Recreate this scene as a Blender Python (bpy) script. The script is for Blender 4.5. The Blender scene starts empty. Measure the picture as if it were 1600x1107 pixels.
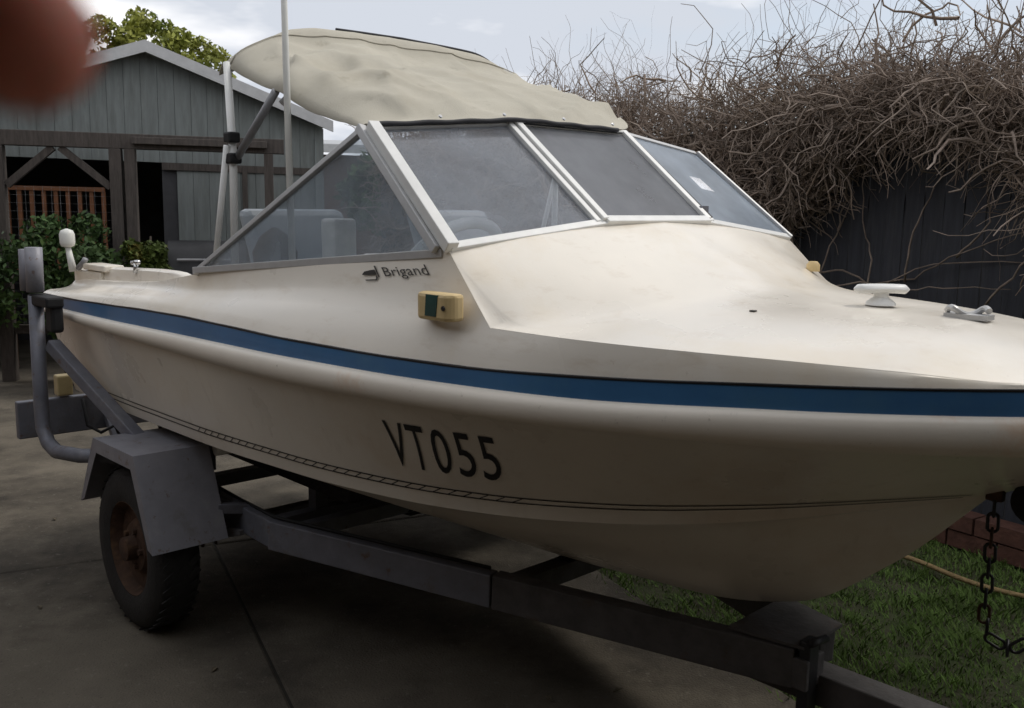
import bpy, bmesh, math, random
import numpy as np
from mathutils import Vector, Matrix, noise
random.seed(7); rng = np.random.default_rng(11)
scn = bpy.context.scene
COL = scn.collection
RAD = math.radians

# ------------------------------------------------------------------ camera
cd = bpy.data.cameras.new('camera'); cam = bpy.data.objects.new('camera', cd); COL.objects.link(cam)
cd.sensor_width = 36; cd.lens = 36*1408.5/1600; cd.clip_start = .004; cd.clip_end = 500
_f = Vector((0, .98985587, -.14207515)); _r = Vector((.99986841, .00230482, .01605797)); _u = Vector((-.01622254, .14205645, .98972562))
CAMP = Vector((0, 0, 1.45))
cam.matrix_world = Matrix(((_r.x, _u.x, -_f.x, 0), (_r.y, _u.y, -_f.y, 0), (_r.z, _u.z, -_f.z, CAMP.z), (0, 0, 0, 1)))
cd.dof.use_dof = True; cd.dof.focus_distance = 3.2; cd.dof.aperture_fstop = 10.5    # ~3 mm opening, as a hand-held compact
scn.camera = cam
scn.render.resolution_x = 1024; scn.render.resolution_y = 708

# ------------------------------------------------------------------ sky, sun, exposure
SUN_EL, SUN_AZ = 52, 62        # azimuth clockwise from +Y (towards the right of the picture)
W = bpy.data.worlds.new('World'); scn.world = W; W.use_nodes = True
nt = W.node_tree; nt.nodes.clear()
def N(t, **k):
    n = nt.nodes.new(t)
    for a, v in k.items(): setattr(n, a, v)
    return n
out = N('ShaderNodeOutputWorld'); bg = N('ShaderNodeBackground'); bg.inputs['Strength'].default_value = .14
sky = N('ShaderNodeTexSky', sky_type='NISHITA', sun_disc=False); sky.sun_elevation = RAD(SUN_EL); sky.sun_rotation = RAD(SUN_AZ)
sky.air_density = 1.2; sky.dust_density = 2.0
tc = N('ShaderNodeTexCoord'); mp = N('ShaderNodeMapping'); mp.inputs['Scale'].default_value = (1, 1, 3.2); mp.inputs['Location'].default_value = (.35, .1, .27)
n1 = N('ShaderNodeTexNoise'); n1.inputs['Scale'].default_value = 2.1; n1.inputs['Detail'].default_value = 7; n1.inputs['Roughness'].default_value = .52
n2 = N('ShaderNodeTexNoise'); n2.inputs['Scale'].default_value = 3.4; n2.inputs['Detail'].default_value = 5
r1 = N('ShaderNodeValToRGB'); r1.color_ramp.elements[0].position = .30; r1.color_ramp.elements[0].color = (.45, .45, .45, 1)
r1.color_ramp.elements[1].position = .48; r1.color_ramp.elements[1].color = (1, 1, 1, 1)
r2 = N('ShaderNodeValToRGB'); r2.color_ramp.elements[0].position = .44; r2.color_ramp.elements[0].color = (4.8, 5.1, 5.65, 1)
r2.color_ramp.elements[1].position = .58; r2.color_ramp.elements[1].color = (8.9, 8.8, 8.8, 1)
mx = N('ShaderNodeMixRGB')
L = nt.links.new
L(tc.outputs['Generated'], mp.inputs[0]); L(mp.outputs[0], n1.inputs[0]); L(mp.outputs[0], n2.inputs[0])
L(n1.outputs['Fac'], r1.inputs[0]); L(n2.outputs['Fac'], r2.inputs[0])
L(r1.outputs[0], mx.inputs[0]); L(sky.outputs[0], mx.inputs[1]); L(r2.outputs[0], mx.inputs[2])
L(mx.outputs[0], bg.inputs[0]); L(bg.outputs[0], out.inputs[0])
try: W.cycles.sampling_method = 'MANUAL'; W.cycles.sample_map_resolution = 512
except Exception: pass
sd = bpy.data.lights.new('sun', 'SUN'); sd.energy = 1.4; sd.angle = RAD(14); sd.color = (1, .95, .87)
so = bpy.data.objects.new('sun', sd); COL.objects.link(so)
_d = Vector((math.sin(RAD(SUN_AZ))*math.cos(RAD(SUN_EL)), math.cos(RAD(SUN_AZ))*math.cos(RAD(SUN_EL)), math.sin(RAD(SUN_EL))))
so.rotation_euler = _d.to_track_quat('Z', 'Y').to_euler(); so.location = _d*30
vs = scn.view_settings; vs.view_transform = 'Standard'; vs.look = 'None'; vs.exposure = 0; vs.gamma = 1; vs.use_curve_mapping = False
cy = scn.cycles; cy.max_bounces = 7; cy.diffuse_bounces = 3; cy.glossy_bounces = 3; cy.transmission_bounces = 4; cy.transparent_max_bounces = 10; cy.caustics_reflective = False; cy.caustics_refractive = False
try: scn.cycles.sample_clamp_indirect = 6
except Exception: pass

# ------------------------------------------------------------------ materials
MATS = {}
def mat(name, col, rough=.6, var=.15, scale=6, bump=0, bscale=60, metal=0, spec=.4, col2=None, thresh=None, stretch=(1, 1, 1), coat=0, detail=5, speck=None, rvar=0, **kw):
    """procedural principled material: base colour varied by object-space noise; optional second colour (stain, rust) and fine bump"""
    m = bpy.data.materials.new(name); m.use_nodes = True; t = m.node_tree; b = t.nodes['Principled BSDF']
    b.inputs['Roughness'].default_value = rough; b.inputs['Metallic'].default_value = metal; b.inputs['Specular IOR Level'].default_value = spec
    if coat: b.inputs['Coat Weight'].default_value = coat; b.inputs['Coat Roughness'].default_value = .12
    c = t.nodes.new('ShaderNodeTexCoord'); mp = t.nodes.new('ShaderNodeMapping'); mp.inputs['Scale'].default_value = stretch
    t.links.new(c.outputs['Object'], mp.inputs[0])
    n = t.nodes.new('ShaderNodeTexNoise'); n.inputs['Scale'].default_value = scale; n.inputs['Detail'].default_value = detail; n.inputs['Roughness'].default_value = .6
    t.links.new(mp.outputs[0], n.inputs[0])
    r = t.nodes.new('ShaderNodeValToRGB'); e = r.color_ramp.elements
    lo = [max(0, x*(1-var)) for x in col]; hi = [min(1, x*(1+var)) for x in col]
    e[0].position = .3; e[0].color = (*lo, 1); e[1].position = .7; e[1].color = (*hi, 1)
    t.links.new(n.outputs['Fac'], r.inputs[0]); last = r.outputs[0]
    if col2:
        n2 = t.nodes.new('ShaderNodeTexNoise'); n2.inputs['Scale'].default_value = scale*.7; n2.inputs['Detail'].default_value = 8; n2.inputs['Roughness'].default_value = .7
        mp2 = t.nodes.new('ShaderNodeMapping'); mp2.inputs['Location'].default_value = (3.1, 7.7, 1.3); mp2.inputs['Scale'].default_value = stretch
        t.links.new(c.outputs['Object'], mp2.inputs[0]); t.links.new(mp2.outputs[0], n2.inputs[0])
        r2 = t.nodes.new('ShaderNodeValToRGB'); lo_, hi_ = thresh or (.55, .65)
        r2.color_ramp.elements[0].position = lo_; r2.color_ramp.elements[1].position = hi_
        t.links.new(n2.outputs['Fac'], r2.inputs[0])
        x = t.nodes.new('ShaderNodeMixRGB'); x.inputs[2].default_value = (*col2, 1)
        t.links.new(r2.outputs[0], x.inputs[0]); t.links.new(last, x.inputs[1]); last = x.outputs[0]
    for sc_, st_, cc_, lo_, hi_, am_ in (speck or ()):      # further wear layers: scale, stretch, colour, ramp, amount
        n3 = t.nodes.new('ShaderNodeTexNoise'); n3.inputs['Scale'].default_value = sc_; n3.inputs['Detail'].default_value = 6; n3.inputs['Roughness'].default_value = .65
        mp3 = t.nodes.new('ShaderNodeMapping'); mp3.inputs['Location'].default_value = (1.7, -2.3, 4.1); mp3.inputs['Scale'].default_value = st_
        t.links.new(c.outputs['Object'], mp3.inputs[0]); t.links.new(mp3.outputs[0], n3.inputs[0])
        r3 = t.nodes.new('ShaderNodeMapRange'); r3.inputs[1].default_value = lo_; r3.inputs[2].default_value = hi_; r3.inputs[3].default_value = 0; r3.inputs[4].default_value = am_
        t.links.new(n3.outputs['Fac'], r3.inputs[0]); x3 = t.nodes.new('ShaderNodeMixRGB'); x3.inputs[2].default_value = (*cc_, 1)
        t.links.new(r3.outputs[0], x3.inputs[0]); t.links.new(last, x3.inputs[1]); last = x3.outputs[0]
    if rvar:
        rr_ = t.nodes.new('ShaderNodeMapRange'); rr_.inputs[1].default_value = .35; rr_.inputs[2].default_value = .65; rr_.inputs[3].default_value = max(.05, rough-rvar); rr_.inputs[4].default_value = rough+rvar
        t.links.new(n.outputs['Fac'], rr_.inputs[0]); t.links.new(rr_.outputs[0], b.inputs['Roughness'])
    t.links.new(last, b.inputs['Base Color'])
    if bump:
        nb = t.nodes.new('ShaderNodeTexNoise'); nb.inputs['Scale'].default_value = bscale; nb.inputs['Detail'].default_value = 4
        t.links.new(mp.outputs[0], nb.inputs[0]); bm_ = t.nodes.new('ShaderNodeBump'); bm_.inputs['Strength'].default_value = bump; bm_.inputs['Distance'].default_value = .01
        t.links.new(nb.outputs['Fac'], bm_.inputs['Height']); t.links.new(bm_.outputs[0], b.inputs['Normal'])
    for k, v in kw.items(): b.inputs[k].default_value = v
    MATS[name] = m; return m
mat('gelcoat', (.81, .755, .665), .36, .05, 2.2, .03, 200, col2=(.74, .65, .51), thresh=(.52, .75), coat=.35, rvar=.12, speck=[(9, (1, 1, 3), (.55, .45, .33), .56, .72, .35), (70, (1, 1, 1), (.35, .27, .18), .68, .74, .5)])
mat('hull_gelcoat', (.77, .715, .625), .36, .05, 2.5, .04, 150, col2=(.68, .58, .46), thresh=(.52, .75), coat=.25, rvar=.12, speck=[(7, (3, 3, .35), (.45, .37, .28), .57, .74, .25), (60, (1, 1, 1), (.25, .19, .13), .69, .74, .55)])
mat('rail_cream', (.76, .70, .61), .4, .06, 3, .03, 150, col2=(.68, .50, .36), thresh=(.58, .70), speck=[(40, (1, 1, 1), (.22, .17, .12), .66, .73, .6)])
mat('blue_stripe', (.040, .135, .29), .38, .12, 5, coat=.2, col2=(.065, .17, .28), thresh=(.5, .8))
mat('black_paint', (.012, .011, .012), .45, .2)
mat('dark_line', (.03, .026, .022), .6, .3, 20)
mat('liner', (.52, .50, .46), .5, .08, 4)
mat('canvas', (.49, .46, .385), .85, .08, 3, .4, 420, spec=.15, col2=(.41, .375, .30), thresh=(.48, .75), speck=[(14, (1, 1, 1), (.24, .21, .16), .60, .75, .4)])
mat('piping', (.03, .03, .035), .7, .2)
mat('aluminium', (.47, .47, .47), .40, .06, 30, metal=.25)
mat('white_trim', (.74, .74, .72), .4, .06, 20)
mat('chrome', (.60, .60, .60), .18, .05, 20, metal=.9)
mat('white_plastic', (.72, .72, .68), .4, .06, 12)
mat('lamp_cream', (.62, .47, .24), .45, .1, 18)
mat('green_lens', (.004, .055, .05), .15, .2, 12, spec=.6)
mat('amber_cream', (.42, .34, .18), .4, .1, 18)
mat('seat_vinyl', (.26, .29, .32), .5, .08, 6)
mat('galv', (.17, .175, .205), .55, .14, 14, .1, 90, metal=.25, col2=(.15, .14, .14), thresh=(.56, .72), speck=[(26, (1, 1, 1), (.13, .075, .045), .60, .68, .7), (8, (1, 1, 1), (.26, .26, .27), .58, .70, .5)])
mat('galv_light', (.25, .25, .28), .5, .1, 14, .08, 90, metal=.2, col2=(.20, .19, .19), thresh=(.54, .70), speck=[(24, (1, 1, 1), (.14, .08, .05), .62, .69, .7), (7, (1, 1, 1), (.34, .34, .35), .56, .68, .5)])
mat('shaded_old_steel', (.090, .085, .086), .7, .25, 16, .2, 80, col2=(.085, .062, .05), thresh=(.58, .7))  # on the front rails and drawbar this dark tone is painted shade
mat('rust', (.060, .032, .020), .85, .35, 22, .4, 70, col2=(.11, .06, .03), thresh=(.5, .65))
mat('tyre', (.022, .021, .021), .8, .2, 20, .3, 90)
mat('rubber', (.012, .012, .013), .7, .2)
mat('carpet', (.04, .04, .042), .95, .3, 40, .5, 200)
mat('concrete', (.140, .122, .096), .92, .30, 1.6, .5, 140, spec=.2, col2=(.055, .048, .040), thresh=(.46, .64), detail=9, speck=[(.9, (1, 1, 1), (.035, .031, .027), .56, .68, .6), (45, (1, 1, 1), (.22, .20, .17), .60, .68, .45), (120, (1, 1, 1), (.03, .028, .025), .60, .66, .5)])
mat('joint', (.03, .027, .022), .95, .3)
mat('soil', (.075, .07, .04), .95, .4, 9, .6, 60, col2=(.06, .085, .025), thresh=(.45, .6))
mat('grass', (.17, .26, .07), .7, .45, 7, spec=.2, col2=(.22, .19, .09), thresh=(.6, .75))
mat('shed_paint', (.195, .213, .208), .8, .12, 5, .15, 60, stretch=(5, 5, .6), col2=(.15, .163, .155), thresh=(.46, .68), speck=[(9, (3, 3, .4), (.30, .32, .30), .60, .72, .4)])
mat('shed_trim', (.52, .52, .52), .6, .1, 10)
mat('roof_metal', (.40, .41, .42), .5, .1, 4, metal=.3)
mat('old_timber', (.085, .072, .064), .85, .25, 12, .4, 60, stretch=(4, 4, .5), col2=(.05, .042, .038), thresh=(.5, .7))
mat('orange_timber', (.22, .095, .045), .6, .2, 15)
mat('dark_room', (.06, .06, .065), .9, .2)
mat('fence_paint', (.040, .042, .052), .75, .22, 6, .25, 60, stretch=(6, 6, .5), col2=(.058, .058, .065), thresh=(.52, .7))
mat('vine_wood', (.26, .205, .168), .9, .35, 14, .4, 60, col2=(.30, .25, .20), thresh=(.55, .7))
mat('vine_twig', (.235, .178, .138), .9, .4, 3.5, col2=(.30, .23, .165), thresh=(.5, .7))
mat('brick', (.12, .055, .04), .9, .3, 18, .4, 60, col2=(.10, .05, .04), thresh=(.52, .7))
mat('neigh_brick', (.13, .075, .055), .9, .2, 10)
mat('leaf_yellow', (.26, .27, .05), .6, .4, 2.5, spec=.3, col2=(.14, .18, .03), thresh=(.45, .62))
mat('leaf_dark', (.045, .085, .025), .6, .45, 4, spec=.3, col2=(.085, .14, .035), thresh=(.5, .65))
mat('leaf_mixed', (.07, .10, .02), .6, .4, 6, spec=.3, col2=(.20, .15, .03), thresh=(.58, .7))
mat('blossom', (.50, .34, .32), .7, .25, 5, spec=.2, col2=(.30, .17, .13), thresh=(.5, .66))
mat('bark', (.07, .055, .045), .9, .3, 12, .5, 50)
mat('steel_black', (.02, .02, .022), .5, .3, 10, .1, 60)
mat('grey_metal', (.25, .25, .26), .5, .15, 12, metal=.3)
mat('terracotta', (.24, .10, .05), .85, .2, 12)
mat('rope', (.36, .25, .12), .85, .25, 60, .4, 160)
mat('skin', (.72, .26, .19), .6, .12, 400, .1, 3000, **{'Subsurface Weight': .9, 'Subsurface Radius': (.02, .003, .0015)})
mat('nail', (.30, .14, .11), .35, .08, 300)
mat('added_house_brick', (.28, .21, .17), .9, .2, 6, .3, 40)
_m = MATS['added_house_brick']; _t = _m.node_tree; _b = _t.nodes.new('ShaderNodeTexBrick'); _c = _t.nodes.new('ShaderNodeTexCoord'); _x = _t.nodes.new('ShaderNodeSeparateXYZ'); _a = _t.nodes.new('ShaderNodeMath'); _a.operation = 'ADD'; _k = _t.nodes.new('ShaderNodeCombineXYZ')
_b.inputs['Scale'].default_value = 1; _b.inputs['Brick Width'].default_value = .24; _b.inputs['Row Height'].default_value = .086; _b.inputs['Mortar Size'].default_value = .006
_b.inputs['Color1'].default_value = (.24, .16, .12, 1); _b.inputs['Color2'].default_value = (.32, .23, .18, 1); _b.inputs['Mortar'].default_value = (.38, .35, .31, 1)
_t.links.new(_c.outputs['Object'], _x.inputs[0]); _t.links.new(_x.outputs[0], _a.inputs[0]); _t.links.new(_x.outputs[1], _a.inputs[1]); _t.links.new(_a.outputs[0], _k.inputs[0]); _t.links.new(_x.outputs[2], _k.inputs[1]); _t.links.new(_k.outputs[0], _b.inputs['Vector'])
_t.links.new(_b.outputs['Color'], _t.nodes['Principled BSDF'].inputs['Base Color'])
mat('added_house_lining', (.40, .38, .35), .8, .15, 4)
mat('grit', (.12, .10, .07), .9, .3, 30)

def glass(name, tint, haze, haze_sky_col):
    """weathered acrylic: clear part, milky scratched part tinted with reflected sky, surface gloss"""
    m = bpy.data.materials.new(name); m.use_nodes = True; t = m.node_tree; t.nodes.clear()
    o = t.nodes.new('ShaderNodeOutputMaterial'); tr = t.nodes.new('ShaderNodeBsdfTransparent'); tr.inputs[0].default_value = (*tint, 1)
    di = t.nodes.new('ShaderNodeBsdfDiffuse'); di.inputs[0].default_value = (*haze_sky_col, 1)  # milky haze, its colour also standing in for reflected sky
    tl = t.nodes.new('ShaderNodeBsdfTranslucent'); tl.inputs[0].default_value = (*haze_sky_col, 1)
    gl = t.nodes.new('ShaderNodeBsdfGlossy'); gl.inputs[0].default_value = (.9, .9, .9, 1); gl.inputs[1].default_value = .13
    c = t.nodes.new('ShaderNodeTexCoord'); n = t.nodes.new('ShaderNodeTexNoise'); n.inputs['Scale'].default_value = 5; n.inputs['Detail'].default_value = 6
    t.links.new(c.outputs['Object'], n.inputs[0])
    mr = t.nodes.new('ShaderNodeMapRange'); mr.inputs[1].default_value = .3; mr.inputs[2].default_value = .7; mr.inputs[3].default_value = max(0, haze-.16); mr.inputs[4].default_value = min(1, haze+.16)
    t.links.new(n.outputs['Fac'], mr.inputs[0])
    hz = t.nodes.new('ShaderNodeMixShader'); hz.inputs[0].default_value = .5
    t.links.new(di.outputs[0], hz.inputs[1]); t.links.new(tl.outputs[0], hz.inputs[2])
    m1 = t.nodes.new('ShaderNodeMixShader'); t.links.new(mr.outputs[0], m1.inputs[0]); t.links.new(tr.outputs[0], m1.inputs[1]); t.links.new(hz.outputs[0], m1.inputs[2])
    lw = t.nodes.new('ShaderNodeLayerWeight'); lw.inputs[0].default_value = .11
    m2 = t.nodes.new('ShaderNodeMixShader'); t.links.new(lw.outputs['Fresnel'], m2.inputs[0]); t.links.new(m1.outputs[0], m2.inputs[1]); t.links.new(gl.outputs[0], m2.inputs[2])
    t.links.new(m2.outputs[0], o.inputs[0]); MATS[name] = m
glass('pane_side', (.92, .95, .98), .23, (.52, .58, .64))
glass('pane_front', (.92, .94, .97), .28, (.54, .58, .64))
glass('pane_centre', (.88, .89, .92), .48, (.52, .535, .57))
glass('pane_port', (.88, .93, .98), .55, (.66, .74, .84))  # paler, bluer haze paints the sky's reflection into this pane

# ------------------------------------------------------------------ helpers
def obj(name, vs_, fs, m, parent=None, smooth=False, angle=None):
    me = bpy.data.meshes.new(name); me.from_pydata([tuple(v) for v in vs_], [], [tuple(f) for f in fs]); me.update()
    return link(name, me, m, parent, smooth, angle)
def link(name, me, m, parent=None, smooth=False, angle=None):
    if m: me.materials.append(MATS[m])
    if smooth or angle is not None:
        me.polygons.foreach_set('use_smooth', [True]*len(me.polygons))
        if angle is not None: me.set_sharp_from_angle(angle=RAD(angle))
    o = bpy.data.objects.new(name, me); COL.objects.link(o)
    if parent: o.parent = parent
    return o
def fixnormals(me, merge=1e-4):
    bm = bmesh.new(); bm.from_mesh(me); bmesh.ops.remove_doubles(bm, verts=bm.verts, dist=merge)
    bmesh.ops.recalc_face_normals(bm, faces=bm.faces); bm.to_mesh(me); bm.free()
def empty(name, loc=(0, 0, 0), rz=0):
    o = bpy.data.objects.new(name, None); COL.objects.link(o); o.location = loc; o.rotation_euler = (0, 0, rz); o.empty_display_size = .1; return o
def tag(o, label, cat, group=None):
    o['label'] = label; o['category'] = cat
    if group: o['group'] = group
    return o
def struct(o): o['kind'] = 'structure'; return o
def stuff(o): o['kind'] = 'stuff'; return o

class MB:
    """collects shapes, builds one mesh"""
    def __init__(s): s.v = []; s.f = []
    def add(s, vs_, fs):
        b = len(s.v); s.v += [tuple(v) for v in vs_]; s.f += [tuple(i+b for i in f) for f in fs]; return s
    def box(s, a, b):
        (x0, y0, z0), (x1, y1, z1) = a, b
        return s.add([(x0, y0, z0), (x1, y0, z0), (x1, y1, z0), (x0, y1, z0), (x0, y0, z1), (x1, y0, z1), (x1, y1, z1), (x0, y1, z1)],
                     [(3, 2, 1, 0), (4, 5, 6, 7), (0, 1, 5, 4), (1, 2, 6, 5), (2, 3, 7, 6), (3, 0, 4, 7)])
    def bar(s, p, q, w, h, up=(0, 0, 1), ends=True):
        """rectangular bar from p to q, w across, h along up"""
        p = Vector(p); q = Vector(q); d = (q-p).normalized(); side = d.cross(Vector(up)).normalized(); u = side.cross(d).normalized()
        c = [(-w/2, -h/2), (w/2, -h/2), (w/2, h/2), (-w/2, h/2)]
        return s.add([e+side*a+u*b for e in (p, q) for a, b in c], [(3, 2, 1, 0), (4, 5, 6, 7)] + [(i, (i+1) % 4, (i+1) % 4+4, i+4) for i in range(4)])
    def tube(s, pts, r, n=10, caps=True):
        pts = [Vector(p) for p in pts]; k = len(pts); rs = r if hasattr(r, '__len__') else [r]*k
        vs_ = []; ref = None
        for i in range(k):
            d = (pts[min(i+1, k-1)]-pts[max(i-1, 0)]).normalized()
            if ref is None: ref = d.orthogonal().normalized()
            ref = (ref-d*ref.dot(d)).normalized(); b = d.cross(ref)
            vs_ += [pts[i]+(ref*math.cos(2*math.pi*j/n)+b*math.sin(2*math.pi*j/n))*rs[i] for j in range(n)]
        fs = [(i*n+j, i*n+(j+1) % n, (i+1)*n+(j+1) % n, (i+1)*n+j) for i in range(k-1) for j in range(n)]
        if caps: fs += [tuple(range(n))[::-1], tuple((k-1)*n+j for j in range(n))]
        return s.add(vs_, fs)
    def grid(s, rows):
        nr, nc = len(rows), len(rows[0])
        return s.add([p for r in rows for p in r], [(i*nc+j, i*nc+j+1, (i+1)*nc+j+1, (i+1)*nc+j) for i in range(nr-1) for j in range(nc-1)])
    def lathe(s, prof, c, axis, n=24):
        """prof: (distance along axis, radius)"""
        c = Vector(c); a = Vector(axis).normalized(); e = a.orthogonal().normalized(); g = a.cross(e); k = len(prof)
        s.add([c+a*d+(e*math.cos(2*math.pi*j/n)+g*math.sin(2*math.pi*j/n))*r for d, r in prof for j in range(n)],
              [(i*n+j, i*n+(j+1) % n, (i+1)*n+(j+1) % n, (i+1)*n+j) for i in range(k-1) for j in range(n)]); return s
    def build(s, name, m, parent=None, smooth=False, angle=None, bevel=0, fix=False):
        me = bpy.data.meshes.new(name); me.from_pydata(s.v, [], s.f); me.update()
        if fix: fixnormals(me)
        o = link(name, me, m, parent, smooth, angle)
        if bevel:
            b = o.modifiers.new('bevel', 'BEVEL'); b.width = bevel; b.segments = 2; b.limit_method = 'ANGLE'
        return o

def fast_mesh(name, verts, faces):
    """numpy verts (n,3), faces (m,k)"""
    me = bpy.data.meshes.new(name); nv, (nf, k) = len(verts), faces.shape
    me.vertices.add(nv); me.vertices.foreach_set('co', np.asarray(verts, np.float32).ravel())
    me.loops.add(nf*k); me.loops.foreach_set('vertex_index', faces.astype(np.int32).ravel())
    me.polygons.add(nf); me.polygons.foreach_set('loop_start', np.arange(0, nf*k, k, dtype=np.int32)); me.polygons.foreach_set('loop_total', np.full(nf, k, np.int32))
    me.update(calc_edges=True); return me
def tubes_np(P, Rr, sides=3):
    """P (N,K,3) polylines, Rr (N,K) radii -> verts, quads"""
    Nn, K, _ = P.shape; T = np.gradient(P, axis=1); T /= np.linalg.norm(T, axis=2, keepdims=True)+1e-9
    ref = rng.normal(size=(Nn, 1, 3)); e = np.cross(T, ref); e /= np.linalg.norm(e, axis=2, keepdims=True)+1e-9; g = np.cross(T, e)
    a = np.arange(sides)*2*math.pi/sides
    V = P[:, :, None, :]+(e[:, :, None, :]*np.cos(a)[None, None, :, None]+g[:, :, None, :]*np.sin(a)[None, None, :, None])*Rr[:, :, None, None]
    idx = np.arange(Nn*K*sides).reshape(Nn, K, sides); nx = np.roll(idx, -1, axis=2)
    F = np.stack([idx[:, :-1], nx[:, :-1], nx[:, 1:], idx[:, 1:]], axis=-1).reshape(-1, 4)
    return V.reshape(-1, 3), F
def leaves_np(C, size, flat=.0):
    """one bent leaf (two quads folded) per centre C (N,3)"""
    n = len(C); d = rng.normal(size=(n, 3)); d /= np.linalg.norm(d, axis=1, keepdims=True); w = np.cross(d, rng.normal(size=(n, 3))); w /= np.linalg.norm(w, axis=1, keepdims=True); up = np.cross(d, w)
    sz = (size*rng.uniform(.6, 1.4, n))[:, None]
    V = np.stack([C-d*sz, C+w*sz*.5+up*sz*.15, C+d*sz, C-w*sz*.5+up*sz*.15], axis=1).reshape(-1, 3)
    return V, np.arange(n*4).reshape(n, 4)

def herm(xs, ys):
    xs = np.array(xs, float); ys = np.array(ys, float); h = np.diff(xs); d = np.diff(ys)/h; m = np.zeros(len(xs)); m[0] = d[0]; m[-1] = d[-1]
    for i in range(1, len(xs)-1): m[i] = 0 if d[i-1]*d[i] <= 0 else 3*(h[i]+h[i-1])/((2*h[i]+h[i-1])/d[i-1]+(h[i]+2*h[i-1])/d[i])
    def f(x):
        x = min(max(x, xs[0]), xs[-1]); i = int(np.clip(np.searchsorted(xs, x)-1, 0, len(xs)-2)); t = (x-xs[i])/h[i]
        return float(ys[i]*(1+2*t)*(1-t)**2+m[i]*h[i]*t*(1-t)**2+ys[i+1]*t*t*(3-2*t)+m[i+1]*h[i]*t*t*(t-1))
    return f
def lerp(a, b, t): return a+(b-a)*t

# ================================================================== GROUND
lawn = MB()
gx = [-60, -20, -8]+list(np.linspace(-4, 5, 37))+[10, 25, 60]; gy = [-40, -15, -6]+list(np.linspace(-2, 9, 45))+[15, 30, 90]
lawn.grid([[(x, y, -.02+.012*noise.noise(Vector((x*1.3, y*1.3, 0)))) for x in gx] for y in gy])
lawn_o = struct(lawn.build('lawn', 'soil', smooth=True, fix=True))
# concrete driveway: slabs with sunk joints, laid square to the lawn edge
E1 = Vector((.894, .447, 0)); E2 = Vector((.447, -.894, 0))
drv = struct(empty('driveway'))
c1 = [-9.4, -6.6, -3.73, -2.3, -.87, .559, 1.985]; c2 = [-14.2, -10.1, -7.09, -4.09, -1.09, 1.9, 5.0]
bed = MB(); q = [E1*a+E2*b for a, b in ((c1[0]-.05, c2[0]), (c1[-1]-.02, c2[0]), (c1[-1]-.02, c2[-1]), (c1[0], c2[-1]))]
bed.add([(p.x, p.y, -.006) for p in q], [(0, 1, 2, 3)]); bed.build('joint_bed', 'joint', drv, fix=True)
for i in range(len(c1)-1):
    for j in range(len(c2)-1):
        a0, a1, b0, b1 = c1[i]+.005, c1[i+1]-.005, c2[j]+.005, c2[j+1]-.005; mb = MB(); ch = .008
        P = lambda a, b, z: (E1.x*a+E2.x*b, E1.y*a+E2.y*b, z)
        dz = .002*random.uniform(-1, 1)
        mb.add([P(a0, b0, -.03), P(a1, b0, -.03), P(a1, b1, -.03), P(a0, b1, -.03), P(a0, b0, -.004), P(a1, b0, -.004), P(a1, b1, -.004), P(a0, b1, -.004),
                P(a0+ch, b0+ch, dz), P(a1-ch, b0+ch, dz), P(a1-ch, b1-ch, dz), P(a0+ch, b1-ch, dz)],
               [(0, 1, 5, 4), (1, 2, 6, 5), (2, 3, 7, 6), (3, 0, 4, 7), (4, 5, 9, 8), (5, 6, 10, 9), (6, 7, 11, 10), (7, 4, 8, 11), (8, 9, 10, 11)])
        mb.build('concrete_slab', 'concrete', drv, fix=True)
# grass blades on the lawn strip
n = 130000
gxy = np.stack([rng.uniform(-.6, 3.4, n), rng.uniform(1.6, 6.2, n)], 1)
side = gxy[:, 0]*.894+gxy[:, 1]*.447
fl = (gxy[:, 0]-2.3)*.832+(gxy[:, 1]-4.05)*.555      # distance in front of the fence (negative = camera side)
keep = (side > 1.98+rng.normal(0, .03, n)) & (fl < -.05); gxy = gxy[keep]; n = len(gxy)
cl_ = np.array([noise.noise(Vector((x_*4, y_*4, 0)))+.6*noise.noise(Vector((x_*11, y_*11, 3))) for x_, y_ in gxy]); h = rng.uniform(.012, .036, n)*np.clip(1+1.1*cl_, .35, 2.2)*np.where(rng.uniform(0, 1, n) > .985, 1.8, 1); an = rng.uniform(0, 2*math.pi, n); bend = rng.uniform(.2, 1.1, n)*h
wv = np.stack([np.cos(an), np.sin(an)], 1)*rng.uniform(.0012, .0034, n)[:, None]; bd = np.stack([np.cos(an+1.5), np.sin(an+1.5)], 1)*bend[:, None]
z0 = np.full(n, -.022)
V = np.zeros((n, 4, 3)); V[:, 0, :2] = gxy-wv; V[:, 1, :2] = gxy+wv; V[:, 2, :2] = gxy+wv*.6+bd*.4; V[:, 3, :2] = gxy+bd
V[:, 0, 2] = z0; V[:, 1, 2] = z0; V[:, 2, 2] = z0+h*.6; V[:, 3, 2] = z0+h
g = stuff(link('grass', fast_mesh('grass', V.reshape(-1, 3), np.arange(n*4).reshape(n, 4)), 'grass'))
g['label'] = 'short patchy green grass beyond the driveway, under the bow'; g['category'] = 'grass'

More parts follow.
